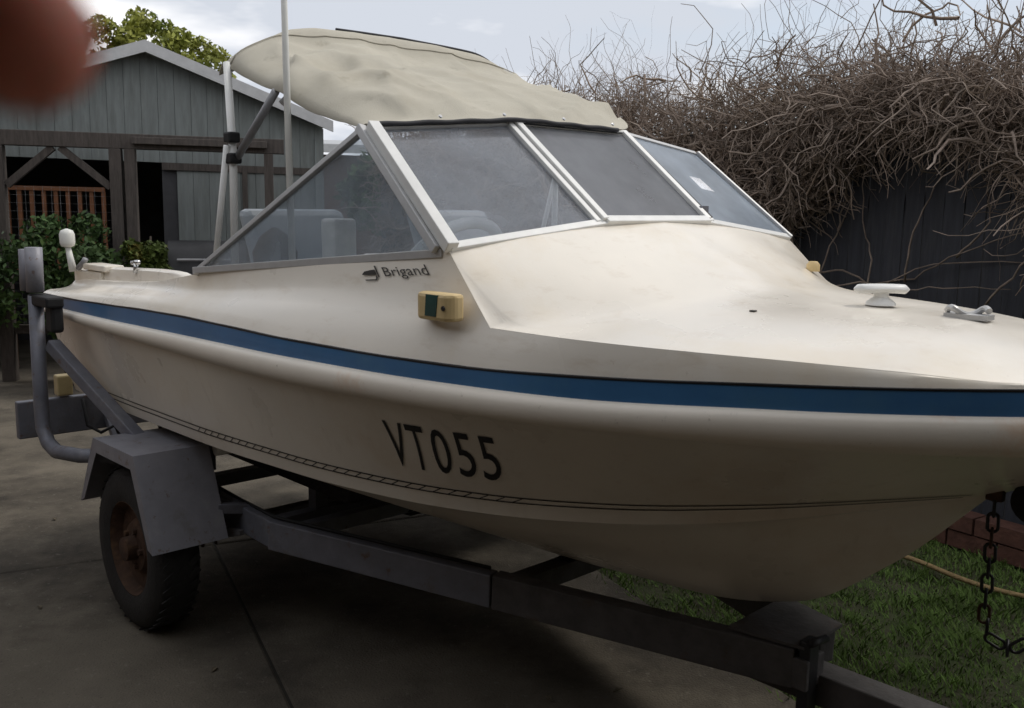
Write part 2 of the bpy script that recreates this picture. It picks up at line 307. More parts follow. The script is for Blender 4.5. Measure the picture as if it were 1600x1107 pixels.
# ================================================================== unseen brick HOUSE with verandah roof, added to shade the driveway and hull
hs = empty('added_house', (0, -2.6, 0))
MB().box((-9, -.25, 0), (8, 0, 2.75)).build('wall', 'added_house_brick', hs)
rf = MB().box((-9.3, -.6, 2.45), (8.3, 2.95, 2.5)).build('shade_ceiling', 'added_house_lining', hs)
MB().add([(-9.4, 3.15, 2.52), (8.4, 3.15, 2.52), (8.4, -3, 3.9), (-9.4, -3, 3.9), (-9.4, 3.15, 2.60), (8.4, 3.15, 2.60), (8.4, -3, 3.98), (-9.4, -3, 3.98)],
         [(0, 1, 2, 3), (7, 6, 5, 4), (0, 4, 5, 1), (1, 5, 6, 2), (2, 6, 7, 3), (3, 7, 4, 0)]).build('roof', 'roof_metal', hs)
for x in (-6.5, -2.9, 4.2): MB().box((x-.05, 2.8, 0), (x+.05, 2.9, 2.449)).build('post', 'added_house_lining', hs)
MB().box((-7.5, 0, 0), (-4.1, 8.7, 2.449)).build('shade_wing_wall', 'added_house_brick', hs)  # unseen wing, added to block low sky light from the left
MB().add([(-7.7, 3.17, 2.46), (-3.7, 3.17, 2.46), (-3.7, 8.9, 2.46), (-7.7, 8.9, 2.46), (-5.8, 3.17, 3.3), (-5.6, 3.17, 3.3), (-5.6, 8.9, 3.3), (-5.8, 8.9, 3.3)], [(3, 2, 1, 0), (4, 5, 6, 7), (0, 1, 5, 4), (1, 2, 6, 5), (2, 3, 7, 6), (3, 0, 4, 7)]).build('shade_wing_roof', 'roof_metal', hs)
wn = MB().box((-4.13, 4.6, .95), (-4.04, 6.2, 2.05)).build('window', 'white_trim', hs); MB().box((-4.038, 4.68, 1.03), (-4.03, 5.38, 1.97)).build('pane', 'steel_black', wn); MB().box((-4.038, 5.42, 1.03), (-4.03, 6.12, 1.97)).build('pane', 'steel_black', wn)
MB().box((-3.70, 3.17, 2.40), (-3.58, 8.9, 2.50)).build('gutter', 'shed_trim', hs)
tag(hs, 'unseen brick building with deep verandah roof, added to shade the driveway and hull', 'added_house')

# ================================================================== FENCE with palings, and the bare vine on it
FD = Vector((-.555, .832, 0)); FN = Vector((-.832, -.555, 0)); F0 = Vector((2.3, 4.05, 0))
def FP(s, n_, z): p = F0+FD*s+FN*n_; return Vector((p.x, p.y, z))
fen = empty('paling_fence', F0)
def fbox(s0, s1, n0, n1, z0, z1): return [FP(s, n_, z)-F0 for z in (z0, z1) for s, n_ in ((s0, n0), (s1, n0), (s1, n1), (s0, n1))]
BF = [(3, 2, 1, 0), (4, 5, 6, 7), (0, 1, 5, 4), (1, 2, 6, 5), (2, 3, 7, 6), (3, 0, 4, 7)]
s = -2.6
while s < 6.6:
    w = .098; dn = random.uniform(-.004, .004); dz = random.uniform(-.012, .012)
    obj('paling', fbox(s, s+w, -.009+dn, .009+dn, .03, 2.04+dz), BF, 'fence_paint', fen); s += w+.006
for z in (.35, 1.05, 1.6): obj('rail', fbox(-2.6, 6.6, -.06, -.016, z-.04, z+.04), BF, 'fence_paint', fen)
tag(fen, 'charcoal painted paling fence behind the boat, overgrown by a bare vine', 'fence')
# low brick edging along the fence foot
k = 0
for course in range(2):
    for i in range(9):
        s0 = -.55+i*.235+(.11 if course else 0); nn = .10+random.uniform(-.008, .008)
        b = obj('brick', [v for v in fbox(s0, s0+.225, nn, nn+.11, course*.083, course*.083+.075)], BF, 'brick'); b.location = F0
        if i == 0 and course == 0: edg = empty('brick_edging', F0); tag(edg, 'low red brick edging at the foot of the dark fence', 'edging')
        b.location = (0, 0, 0); b.parent = edg

# ---- vine
vine = empty('bare_vine', FP(1.2, .15, 0))
VO = np.array(FP(1.2, .15, 0))
fd = np.array(FD); fn = np.array(FN); f0 = np.array(F0)
def fpw(s, n_, z): return f0+np.outer(s, fd)+np.outer(n_, fn)+np.stack([0*z, 0*z, z], 1)
def low(s): return np.where(s > 1.05, np.maximum(.75, 1.55-.9*(s-1.05)), np.where(s > .75, 1.90-1.17*(s-.75), np.where(s > .12, 1.90, 1.90-1.3*(.12-s))))
def topz(s): return 2.03+.14/(1+np.exp(-(s-1.5)*4))+.05*np.sin(s*2.1+.5)+.04*np.sin(s*5.3)+.10*np.exp(-((s-.95)/.4)**2)
def walk(start, dirn, K, step, wob, grav=0, pull=None):
    Nn = len(start); P = np.zeros((Nn, K, 3)); P[:, 0] = start; d = dirn/np.linalg.norm(dirn, axis=1, keepdims=True)
    for i in range(1, K):
        d = d+rng.normal(0, wob, (Nn, 3)); d[:, 2] += grav; d /= np.linalg.norm(d, axis=1, keepdims=True); P[:, i] = P[:, i-1]+d*step[:, None]
    return P
# thick climbing stems
for i in range(34):
    s0 = random.uniform(1.0, 4.5) if i < 29 else random.uniform(-2, -.1); z = random.uniform(.15, .9); pts = []; a = random.uniform(-.35, .35); s_ = s0; nn = random.uniform(.06, .40)
    ph = random.uniform(0, 6)
    while z < 2.2+random.uniform(-.2, .3):
        pts.append(FP(s_, nn, z)-Vector(VO)); z += .09; s_ += a*.09+.05*math.sin(ph+z*7); nn += random.uniform(-.015, .018)
    r0 = random.uniform(.007, .024)
    if len(pts) > 3: MB().tube(pts, [lerp(r0, r0*.45, j/len(pts)) for j in range(len(pts))], 6).build('stem', 'vine_wood', vine, smooth=True)
# arching canes in front of the dark palings
for (pp) in [[(1.25, .95), (.95, 1.16), (.6, 1.2), (.25, 1.36), (-.1, 1.48), (-.5, 1.5)], [(1.3, 1.0), (1.0, 1.0), (.75, 1.05), (.62, 1.2), (.2, 1.32), (-.3, 1.33)],
             [(1.05, .9), (1.02, 1.3), (.93, 1.6), (.9, 1.9)], [(.55, 1.2), (.5, 1.5), (.42, 1.75), (.3, 1.95)], [(1.1, 1.22), (.9, 1.24), (.7, 1.14), (.4, 1.18), (.05, 1.2)], [(.15, 1.1), (-.05, 1.35), (-.12, 1.6), (-.05, 1.9)],
             [(.72, 1.0), (.74, 1.3), (.85, 1.5), (.8, 1.8)], [(.3, 1.33), (.15, 1.5), (.2, 1.7)]]:
    ss = herm(range(len(pp)), [a for a, _ in pp]); zz = herm(range(len(pp)), [b for _, b in pp]); m_ = 5*(len(pp)-1)
    pts = [FP(ss(t*(len(pp)-1)/m_)+random.uniform(-.008, .008), .06+.04*math.sin(t*.5), zz(t*(len(pp)-1)/m_)+random.uniform(-.008, .008))-Vector(VO) for t in range(m_+1)]
    MB().tube(pts, [lerp(.006, .002, t/m_) for t in range(m_+1)], 5).build('cane', 'vine_wood', vine, smooth=True)
def twigs(name, n, sfun, zfun, nrange, K, step, wob, r, grav=0, dirz=0, bias=None):
    s_ = sfun(n); z_ = zfun(s_, n); st = fpw(s_, rng.uniform(*nrange, n), z_)
    d = rng.normal(size=(n, 3)); d[:, 2] += dirz
    P = walk(st, d, K, rng.uniform(.6, 1.4, n)*step, wob, grav)
    rr = np.clip(rng.lognormal(-.1, .5, n), .4, 3.2)[:, None]*np.linspace(r, r*.45, K)[None]
    Vv, Ff = tubes_np(P-VO, rr, 3)
    return stuff(link(name, fast_mesh(name, Vv, Ff), 'vine_wood' if name == 'twig_tangle' else 'vine_twig', vine))
sU = lambda a, b: (lambda n: rng.uniform(a, b, n))
def zmass(s_, n): lo = low(s_); hi = topz(s_); return lo+(hi-lo)*np.power(rng.uniform(0, 1, n), .75)
twigs('twig_tangle', 8000, sU(-1.0, 6.0), zmass, (.0, .42), 7, .055, .42, .0042, grav=-.04)
twigs('fine_twigs', 13000, sU(-1.0, 6.0), lambda s_, n: np.maximum(zmass(s_, n), 1.5+.0*s_), (-.05, .40), 5, .035, .5, .0024, grav=-.02)
twigs('hanging_twigs', 800, sU(-.8, 4.5), lambda s_, n: low(s_)+rng.uniform(-.05, .3, n), (.04, .35), 7, .05, .3, .0028, grav=-.14)
twigs('loose_shoots', 550, sU(-1.2, 6.2), lambda s_, n: topz(s_)+rng.uniform(-.25, .25, n), (-.2, .35), 7, .065, .33, .0036, grav=.035, dirz=.9)
twigs('top_sprays', 2400, sU(-1.2, 6.2), lambda s_, n: topz(s_)-.1+np.abs(rng.normal(0, .15, n)), (-.3, .3), 6, .055, .42, .0024, dirz=.35)
for i in range(20):
    s0 = random.uniform(-.9, 5.0); lean = random.uniform(-.6, .6); L_ = random.uniform(.22, .52); br = MB(); p0 = FP(s0, random.uniform(-.1, .2), 1.95)-Vector(VO); pts = [p0]
    for j in range(1, 9): pts.append(p0+FD*(lean*L_*j/8+.03*math.sin(j*1.3+i))+FN*random.uniform(-.02, .02)+Vector((0, 0, L_*j/8*(1-.03*j))))
    br.tube(pts, [lerp(.011, .003, j/8) for j in range(9)], 6)
    for j in range(2, 9):
        for _ in range(2):
            d_ = (FD*random.uniform(-1, 1)+FN*random.uniform(-.5, .5)+Vector((0, 0, random.uniform(.1, .9)))).normalized(); q_ = [pts[j]+d_*(.06*k_)+Vector((0, 0, -.004*k_*k_))+FD*.01*math.sin(k_*2+i) for k_ in range(5)]
            br.tube(q_, [lerp(.004, .0012, k_/4) for k_ in range(5)], 4)
            e_ = (d_+FD*random.uniform(-.8, .8)+Vector((0, 0, random.uniform(-.2, .6)))).normalized(); br.tube([q_[2]+e_*(.045*k_) for k_ in range(4)], [lerp(.0022, .001, k_/3) for k_ in range(4)], 3)
    br.build('branch', 'vine_twig', vine, smooth=True)
n = 20000; s_ = rng.uniform(-1.0, 6.0, n); z_ = low(s_)+(topz(s_)-.12-low(s_))*np.power(rng.uniform(0, 1, n), .65)
Vv, Ff = leaves_np(fpw(s_, rng.uniform(-.05, .30, n), z_)-VO, .021); stuff(link('dead_leaves', fast_mesh('dead_leaves', Vv, Ff), 'vine_twig', vine))
twigs('high_shoots', 650, sU(-1.2, 6.4), lambda s_, n: topz(s_)-.05+np.abs(rng.normal(0, .1, n)), (-.25, .25), 10, .07, .34, .0019, grav=.03, dirz=.8)
twigs('fine_tips', 6500, sU(-1.2, 6.2), lambda s_, n: topz(s_)-.05+np.abs(rng.normal(0, .13, n)), (-.3, .3), 5, .035, .55, .0015, dirz=.2)
tag(vine, 'leafless brown vine tangled thickly over the dark fence', 'vine')

# ================================================================== SHED
SA = Vector((1, .45, 0)).normalized(); sz = math.atan2(.45, 1)
shed = empty('garden_shed', (-3.59, 9.0, 0), sz)     # local x right along the front, y back
HWD, EV, PK = 1.72, 2.44, 3.06
def roofz(x): return EV+(PK-EV)*(1-abs(x)/HWD)
x = -HWD; bw = .152
while x < HWD-.01:
    x1 = min(x+bw, HWD); zb = 2.0 if x < .12 else 0.0
    if x < 0 < x1: zs = [roofz(x), PK, roofz(x1)]; top = [(x+.0015, zs[0]), (0, PK), (x1-.0015, zs[2])]
    else: top = [(x+.0015, roofz(x)), (x1-.0015, roofz(x1))]
    prof = [(x1-.0015, zb), (x+.0015, zb)]+top; k = len(prof); dy = random.uniform(-.003, .003)
    vv = [(a, -.012+dy, b-(.03 if b > 2.1 else 0)) for a, b in prof]+[(a, .01+dy, b-(.03 if b > 2.1 else 0)) for a, b in prof]
    obj('wall_board', vv, [tuple(range(k))[::-1], tuple(range(k, 2*k))]+[(i, (i+1) % k, k+(i+1) % k, k+i) for i in range(k)], 'shed_paint', shed); x = x1
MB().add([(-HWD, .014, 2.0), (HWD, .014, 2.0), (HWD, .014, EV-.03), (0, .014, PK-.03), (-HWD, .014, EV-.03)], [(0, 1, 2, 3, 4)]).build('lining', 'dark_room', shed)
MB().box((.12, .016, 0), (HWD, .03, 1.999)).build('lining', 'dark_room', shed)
MB().box((HWD-.02, .03, 0), (HWD+.0, 4.5, EV-.02)).build('side_wall', 'shed_paint', shed)
MB().box((-HWD, .03, 0), (-HWD+.02, 4.5, EV-.02)).build('side_wall', 'shed_paint', shed)
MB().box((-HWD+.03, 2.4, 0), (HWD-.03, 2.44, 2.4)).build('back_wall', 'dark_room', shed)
for sgn in (-1, 1):
    a = Vector((0, 0, PK)); b = Vector((sgn*(HWD+.06), 0, roofz(0)-(PK-EV)*(HWD+.06)/HWD))
    r = MB(); r.add([(a.x, -.18, a.z+.03), (b.x, -.18, b.z+.03), (b.x, 4.6, b.z+.03), (a.x, 4.6, a.z+.03), (a.x, -.18, a.z+.055), (b.x, -.18, b.z+.055), (b.x, 4.6, b.z+.055), (a.x, 4.6, a.z+.055)], BF)
    rr = r.build('roof_sheet', 'roof_metal', shed, fix=True)
    f = MB(); f.add([(a.x, -.205, a.z-.05), (b.x, -.205, b.z-.05), (b.x, -.183, b.z-.05), (a.x, -.183, a.z-.05), (a.x, -.205, a.z+.06), (b.x, -.205, b.z+.06), (b.x, -.183, b.z+.06), (a.x, -.183, a.z+.06)], BF)
    f.build('barge_board', 'shed_trim', shed, fix=True)
MB().box((.88, -.04, 0), (.93, -.014, 1.98)).build('cover_strip', 'old_timber', shed)
MB().box((1.62, -.04, 0), (1.70, -.014, 2.3)).build('corner_board', 'shed_paint', shed)
dp = empty('downpipe_frame'); dp.parent = shed
bpy.data.objects.remove(dp)
MB().box((.12, -.03, 1.93), (HWD, -.014, 2.0)).build('door_head', 'old_timber', shed)
tag(shed, 'grey green timber shed with white barge boards, dark open bay on its left', 'shed')

# timber frame in front of the shed
per = empty('timber_frame', (-3.4, 8.2, 0), math.atan2(.25, 1))
def pbx(a, b, nm): return MB().box(a, b).build(nm, 'old_timber', per, bevel=.004)
pbx((-2.2, -.05, 2.06), (1.30, .05, 2.19), 'beam'); pbx((.0, -.12, 2.10), (1.15, -.055, 2.16), 'batten')
pbx((-.20, -.06, 0), (-.10, .06, 2.058), 'post'); pbx((-.075, -.06, 0), (.015, .06, 2.058), 'post'); pbx((1.12, -.05, 0), (1.2, .05, 2.058), 'post'); pbx((-1.16, -.06, 0), (-1.05, .06, 2.058), 'post'); pbx((-2.2, -.06, 0), (-2.1, .06, 2.058), 'post')
MB().bar((-1.04, 0, 1.72), (-.66, 0, 2.055), .06, .055, (0, 1, 0)).build('brace', 'old_timber', per); MB().bar((-.20, 0, 1.72), (-.60, 0, 2.055), .06, .055, (0, 1, 0)).build('brace', 'old_timber', per)
pbx((-1.05, -.03, .42), (-.2, .03, .5), 'rail'); pbx((-2.1, -.03, .42), (-1.16, .03, .5), 'rail')
# wire mesh between posts (thin)
wm = MB()
for i in range(12): wm.tube([(-1.04+i*.07, 0, .5), (-1.04+i*.07, 0, 1.72)], .0012, 3, False)
for i in range(18): wm.tube([(-1.05, .003, .52+i*.07), (-.2, .003, .52+i*.07)], .0012, 3, False)
stuff(wm.build('wire_mesh', 'grey_metal', per))
tag(per, 'dark weathered timber post and beam frame standing before the shed', 'pergola')

# orange balustrade in the dark bay
bal = empty('balustrade', (-4.3, 8.75, 0), .25)
MB().box((-.55, -.03, 1.70), (.35, .03, 1.74)).build('top_rail', 'orange_timber', bal); MB().box((-.55, -.02, .95), (.35, .02, 1.0)).build('bottom_rail', 'orange_timber', bal)
for i in range(9): MB().box((-.52+i*.105, -.018, 1.0), (-.485+i*.105, .018, 1.70)).build('baluster', 'orange_timber', bal)
for xx in (-.53, .33): MB().box((xx-.03, -.03, 0), (xx+.03, .03, .95)).build('post', 'orange_timber', bal)
tag(bal, 'orange brown timber balustrade in the dark bay of the shed', 'railing')

def cloud(name, cs, m, size, parent, n):
    """leaf crown: leaves scattered on the shells of many small clumps"""
    pts = []
    tot = sum(r**2 for *_, r in cs)
    for (x_, y_, z_, r) in cs:
        k_ = int(n*r*r/tot); d = rng.normal(size=(k_, 3)); d /= np.linalg.norm(d, axis=1, keepdims=True)
        pts.append(np.array([x_, y_, z_])+d*(r*np.power(rng.uniform(.15, 1, k_), .45))[:, None]*np.array([1, 1, .85]))
    Vv, Ff = leaves_np(np.concatenate(pts), size)
    return link(name, fast_mesh(name, Vv, Ff), m, parent)
def plant(name, loc, cs, m, size, n, label, cat, trunk=None, tm='bark', group=None):
    t = empty(name, loc)
    if trunk:
        b = MB()
        for pts, r0, r1 in trunk: b.tube(pts, [lerp(r0, r1, i/(len(pts)-1)) for i in range(len(pts))], 7)
        b.build('trunk' if 'tree' in name else 'stem', tm, t, smooth=True)
    c = cloud('crown' if 'tree' in name else 'foliage', cs, m, size, t, n); stuff(c)
    tag(t, label, cat, group); return t
def clumps(k, rx, ry, rz, zc, r0, r1):
    o = []
    for _ in range(k):
        d = rng.normal(size=3); d /= np.linalg.norm(d); q = rng.uniform(.3, 1)**.5
        o.append((d[0]*rx*q, d[1]*ry*q, zc+d[2]*rz*q, rng.uniform(r0, r1)))
    return o
def limbs(h, zc, spread, k):
    o = [([(0, 0, 0), (.03, .02, h*.5), (-.02, .03, h)], .11, .06)]
    for _ in range(k):
        a = random.uniform(0, 6.28); o.append(([(0, 0, h*.8), (math.cos(a)*spread*.5, math.sin(a)*spread*.5, lerp(h, zc, .7)), (math.cos(a)*spread, math.sin(a)*spread, zc+random.uniform(0, .5))], .045, .012))
    return o
plant('garden_tree', (-5.40, 13.6, 0), [(x_+random.uniform(-.12, .12), random.uniform(-.5, .5), z_+random.uniform(-.15, .15), random.uniform(.13, .27)) for x_, z_ in [(-.95, 3.35), (-.8, 3.6), (-.7, 3.3), (-.55, 3.75), (-.4, 3.5), (-.35, 3.95), (-.2, 3.7), (-.1, 4.1), (0, 3.4), (.05, 3.85), (.2, 4.15), (.25, 3.6), (.4, 3.95), (.45, 3.35), (.55, 3.7), (.7, 3.5), (.75, 3.85), (.9, 3.4), (1.0, 3.62), (1.15, 3.3)] for _ in range(2)], 'leaf_yellow', .045, 8500, 'yellow green leafy tree rising behind the shed roof', 'tree', limbs(2.4, 3.4, .8, 9))
plant('blossom_tree', (-6.15, 11.6, 0), clumps(60, .65, .5, .80, 3.75, .08, .20), 'blossom', .035, 7000, 'pale pink blossom tree left of the yellow green tree', 'tree', limbs(2.5, 3.6, .4, 6))
plant('leafy_shrub', (-3.85, 7.75, 0), clumps(30, .42, .28, .55, .98, .10, .22), 'leaf_dark', .030, 5000, 'dark green bushy shrub behind the stern between the timber posts', 'shrub', [([(0, 0, 0), (.05, 0, .5), (.1, .05, 1.0)], .03, .012), ([(0, 0, 0), (-.1, 0, .5), (-.2, .0, 1.1)], .025, .01)])
plant('leafy_shrub', (-4.55, 7.55, 0), clumps(22, .42, .28, .5, .9, .10, .22), 'leaf_dark', .030, 2600, 'dark green shrub at the left picture edge beside the post', 'shrub', [([(0, 0, 0), (.05, 0, .5), (.1, .05, 1.0)], .03, .012)])
pl = plant('potted_plant', (-3.16, 7.85, 0), clumps(16, .15, .14, .36, .98, .07, .13), 'leaf_mixed', .034, 2600, 'yellow green pot plant right of the double timber posts', 'plant', [([(0, 0, .3), (.0, 0, .8), (.02, 0, 1.3)], .016, .008)])
MB().lathe([(0, .01), (0, .12), (.28, .16), (.3, .165), (.3, .14), (.27, .13), (.27, .01)], (0, 0, 0), (0, 0, 1)).build('pot', 'terracotta', pl, angle=40, fix=True)
plant('hedge_bush', (-1.55, 12.6, 0), clumps(20, .7, .5, .5, 1.9, .2, .34), 'leaf_dark', .07, 3500, 'dark green bush showing between shed and canopy', 'shrub', [([(0, 0, 0), (.05, 0, .8), (.1, .05, 1.7)], .05, .02)])

# barbecue bench in front of the shed wall
bq = empty('barbecue', (-2.75, 8.15, 0), .3)
MB().box((-.42, -.22, .78), (.42, .22, .98)).build('firebox', 'steel_black', bq, bevel=.01)
hood = MB(); hood.grid([[(xx, .2*math.cos(a), .985+.28*math.sin(a)) for a in np.linspace(0, math.pi, 9)] for xx in (-.33, .33)]); hood.add([(-.33, .2*math.cos(a), .985+.28*math.sin(a)) for a in np.linspace(0, math.pi, 9)], [tuple(range(9))]); hood.add([(.33, .2*math.cos(a), .985+.28*math.sin(a)) for a in np.linspace(0, math.pi, 9)], [tuple(range(9))])
hood.build('hood', 'steel_black', bq, angle=40, fix=True)
MB().tube([(-.25, -.23, 1.1), (.25, -.23, 1.1)], .012, 8).build('handle', 'grey_metal', bq)
MB().box((-.80, -.2, .93), (-.43, .2, .96)).build('side_shelf', 'grey_metal', bq); MB().box((.43, -.2, .93), (.75, .2, .96)).build('side_shelf', 'grey_metal', bq)
for xx in (-.39, .39):
    for yy in (-.19, .19): MB().box((xx-.02, yy-.02, 0), (xx+.02, yy+.02, .778)).build('leg', 'steel_black', bq)
for i in range(4): MB().lathe([(0, .022), (.02, .02), (.02, .001)], (-.27+i*.18, -.221, .88), (0, -1, 0), 10).build('knob', 'grey_metal', bq)
MB().box((-.37, -.17, .3), (.37, .17, .33)).build('lower_shelf', 'grey_metal', bq)
tag(bq, 'black hooded barbecue on legs before the grey green shed wall', 'barbecue')

# neighbour's house beyond
nb = empty('neighbour_house', (-1.2, 14.2, 0), .2)
MB().box((-2.4, 0, 0), (6, 3, 2.45)).build('wall', 'neigh_brick', nb); MB().box((-2.6, -.35, 2.46), (6.2, -.30, 2.58)).build('fascia', 'shed_trim', nb)
MB().add([(-2.6, -.3, 2.56), (6.2, -.3, 2.56), (6.2, 3.3, 2.95), (-2.6, 3.3, 2.95), (-2.6, -.3, 2.5), (6.2, -.3, 2.5), (6.2, 3.3, 2.9), (-2.6, 3.3, 2.9)], BF).build('roof', 'roof_metal', nb, fix=True)
tag(nb, 'brown walled neighbouring building with white fascia beyond the shed corner', 'building')

# ================================================================== BOAT (local: x forward, y to port, z up)
D2 = Vector((.69449889, -.71947671, -.00495452)); N2 = Vector((-.71943508, -.69433782, -.0175545)); Z2 = Vector((-.00918994, -.01575603, .99983363))
BO = Vector((-.68962979, 3.71190941, 0))
boat = empty('runabout_boat')
boat.matrix_world = Matrix(((D2.x, -N2.x, Z2.x, BO.x), (D2.y, -N2.y, Z2.y, BO.y), (D2.z, -N2.z, Z2.z, BO.z), (0, 0, 0, 1)))
tag(boat, 'cream fibreglass runabout with blue stripe and canvas canopy on a trailer', 'boat')
def B(u, v, z): return (u, -v, z)
VR = herm([-1.0, -.5, 0, .9, 1.4, 1.8, 2.1, 2.35, 2.55, 2.7, 2.8, 2.86], [.86, .885, .9, .9, .87, .80, .70, .575, .43, .28, .14, 0.0])
VC = herm([-1.0, -.5, .3, .9, 1.3, 1.6, 1.9, 2.13, 2.32, 2.45, 2.509], [.79, .8, .8, .77, .70, .60, .46, .31, .16, .05, 0])
ZC = herm([-.86, -.4, .31, .88, 1.26, 1.54, 1.84, 2.09, 2.31, 2.46, 2.509], [.772, .768, .775, .785, .788, .793, .812, .839, .869, .891, .898])
ZK = herm([-.8, .8, 1.4, 1.57, 1.79, 2.08, 2.316, 2.509], [.40, .40, .41, .421, .44, .513, .69, .898])
ZRB = herm([-.97, -.5, .27, .9, 1.53, 1.95, 2.3, 2.65, 2.86], [1.07, 1.066, 1.060, 1.056, 1.064, 1.069, 1.075, 1.075, 1.07])
ZBB = herm([-1, -.66, .55, 1.23, 1.55, 1.96, 2.3, 2.65, 2.86], [1.098, 1.102, 1.119, 1.126, 1.128, 1.131, 1.143, 1.147, 1.147])
ZBT = herm([-1, -.69, .53, 1.22, 1.65, 1.955, 2.3, 2.64, 2.86], [1.137, 1.143, 1.172, 1.167, 1.166, 1.173, 1.186, 1.192, 1.192])
ZCR = herm([-1, -.32, .51, 1.2, 1.64, 1.945, 2.29, 2.47, 2.64, 2.86], [1.155, 1.192, 1.225, 1.250, 1.254, 1.245, 1.233, 1.221, 1.203, 1.196])
def off(u, o): return max(0, VR(u)+o*min(1, VR(u)/.15))
TT = list(np.linspace(0, .7, 40))+list(np.linspace(.71, .93, 34))+list(np.linspace(.935, 1, 30))
def topside(t, w):
    uc = -.86+t*3.369; ur = -.97+t*3.81
    u = lerp(uc, ur, w); v = lerp(VC(uc), off(ur, -.025), w); z = lerp(ZC(uc), ZRB(ur), w)
    fl = .035*math.sin(math.pi*w)*(t**3)            # flare hollows the bow topsides
    return u, max(0, v-fl*min(1, VC(uc)/.15)), z
hull = MB()
for sg in (1, -1):
    hull.grid([[B(u, sg*v, z) for u, v, z in (topside(t, w) for w in np.linspace(0, 1, 9))] for t in TT])
    rows = []
    for t in TT:
        u = -.83+t*3.339; vc = VC(u); zc = ZC(-.86+t*3.369); uc = -.86+t*3.369; zk = ZK(u); vc = VC(uc); k = min(1, vc/.2)
        r = [(uc, vc, zc), (uc, max(0, vc-.012*k), lerp(zc, zk, .10)), (uc, max(0, vc-.045*k), lerp(zc, zk, .14))]
        for w in np.linspace(.12, 1, 8)[0:]:
            r.append((lerp(uc, u, w), max(0, (vc-.045*k))*(1-w), lerp(lerp(zc, zk, .14), zk, 1-(1-w)**1.12)+.0))
        rows.append([B(a, sg*b, c) for a, b, c in r])
    hull.grid(rows)
tr = []   # transom
for sg in (1, -1):
    side = [(-.83, 0, ZK(-.8)), (-.86, VC(-.86)*.5, lerp(ZK(-.8), ZC(-.86), .5)), (-.86, VC(-.86), ZC(-.86)), (-.97, off(-.97, -.025), ZRB(-.97)), (-.995, off(-1, -.02), 1.14), (-1.0, .80, 1.155), (-1.0, 0, 1.155)]
    hull.add([B(a, sg*b, c) for a, b, c in side], [(0, 1, 2, 3, 4, 5, 6)])
hull_o = hull.build('hull', 'hull_gelcoat', boat, angle=28, fix=True)
# rub rail: bulging half round
rail = MB()
for sg in (1, -1):
    rows = []
    for t in TT:
        u = -.985+t*3.845; r = []
        for a in np.linspace(0, 1, 9):
            ang = math.pi*a; o = lerp(-.025, -.012, a)+.034*math.sin(ang)**.8
            r.append(B(u+(.034*math.sin(ang) if VR(u) < .15 else 0)*(1-VR(u)/.15), sg*off(u, o), lerp(ZRB(u)-.004, ZBB(u), .5-.5*math.cos(ang))))
        rows.append(r)
    rail.grid(rows)
rail.build('rub_rail', 'rail_cream', boat, smooth=True, fix=True)
st = MB(); edge = MB()
for sg in (1, -1):
    st.grid([[B(u, sg*off(u, o), z) for o, z in ((-.012, ZBB(u)-.002), (-.012, lerp(ZBB(u), ZBT(u), .5)), (-.016, ZBT(u)))] for u in (-.985+t*3.845 for t in TT)])
    edge.grid([[B(u, sg*off(u, o), z) for o, z in ((-.0145, ZBT(u)-.001), (-.0125, ZBT(u)+.004+.0012*math.sin(u*17)), (-.022, ZBT(u)+.0045))] for u in (-.985+t*3.845 for t in TT)])
st.build('side_stripe', 'blue_stripe', boat, smooth=True, fix=True)
edge.build('stripe_edge', 'black_paint', boat, smooth=True, fix=True)

# deck: side band, cabin side, coaming, cabin front and foredeck
VCo = herm([-1.0, -.92, -.85, 0, .2, .42, 1.0, 1.575], [.72, .74, .75, .765, .77, .785, .775, .748])
ZCo = herm([-1.0, -.92, -.85, -.3, .0, .2, .42, .8, 1.2, 1.575], [1.165, 1.19, 1.20, 1.226, 1.246, 1.272, 1.30, 1.336, 1.372, 1.412])
UE, UC = 1.735, 1.575
deck = MB()
CRO = herm([-1, 1.0, 1.75, 2.1, 2.9], [-.066, -.066, -.048, -.034, -.034])
def crs(u): return off(u, CRO(u)*min(1, VR(u)/.25))
NS = 48
FT = list(np.linspace(0, .5, 30))+list(np.linspace(.52, .85, 14))+list(np.linspace(.87, 1, 14))
for sg in (1, -1):
    # side band from stripe to crease, sampled like the surfaces it meets
    us_ = [-1.0+i/NS*(UE+1.0) for i in range(NS+1)]+[lerp(UE, 2.86, t) for t in FT[1:]]
    deck.grid([[B(u, sg*lerp(off(u, -.018), crs(u), a), lerp(ZBT(u)+.003, ZCR(u), a)+.006*math.sin(math.pi*a)) for a in (0, .33, .66, 1)] for u in us_])
    # soft shoulder and hollow cabin side up to the window sill
    rows = []
    for i in range(NS+1):
        t = i/NS; uc = -1.0+t*(UE+1.0); uu = -1.0+t*(UC+1.0); r = []
        a = Vector((uc, crs(uc), ZCR(uc))); b = Vector((uu, VCo(uu), ZCo(uu)))
        for w in np.linspace(0, 1, 13):
            p = a.lerp(b, w); hol = .016*math.sin(math.pi*w**.8)*(1-t**6); sh = 0
            r.append(B(p.x, sg*(p.y-hol+sh*.6), p.z-.0*hol+sh*.3))
        # ledge, inner wall
        r += [B(uu, sg*(VCo(uu)-.05), ZCo(uu)+.002), B(uu, sg*(VCo(uu)-.062), ZCo(uu)-.012)]
        rows.append(r)
    deck.grid(rows)
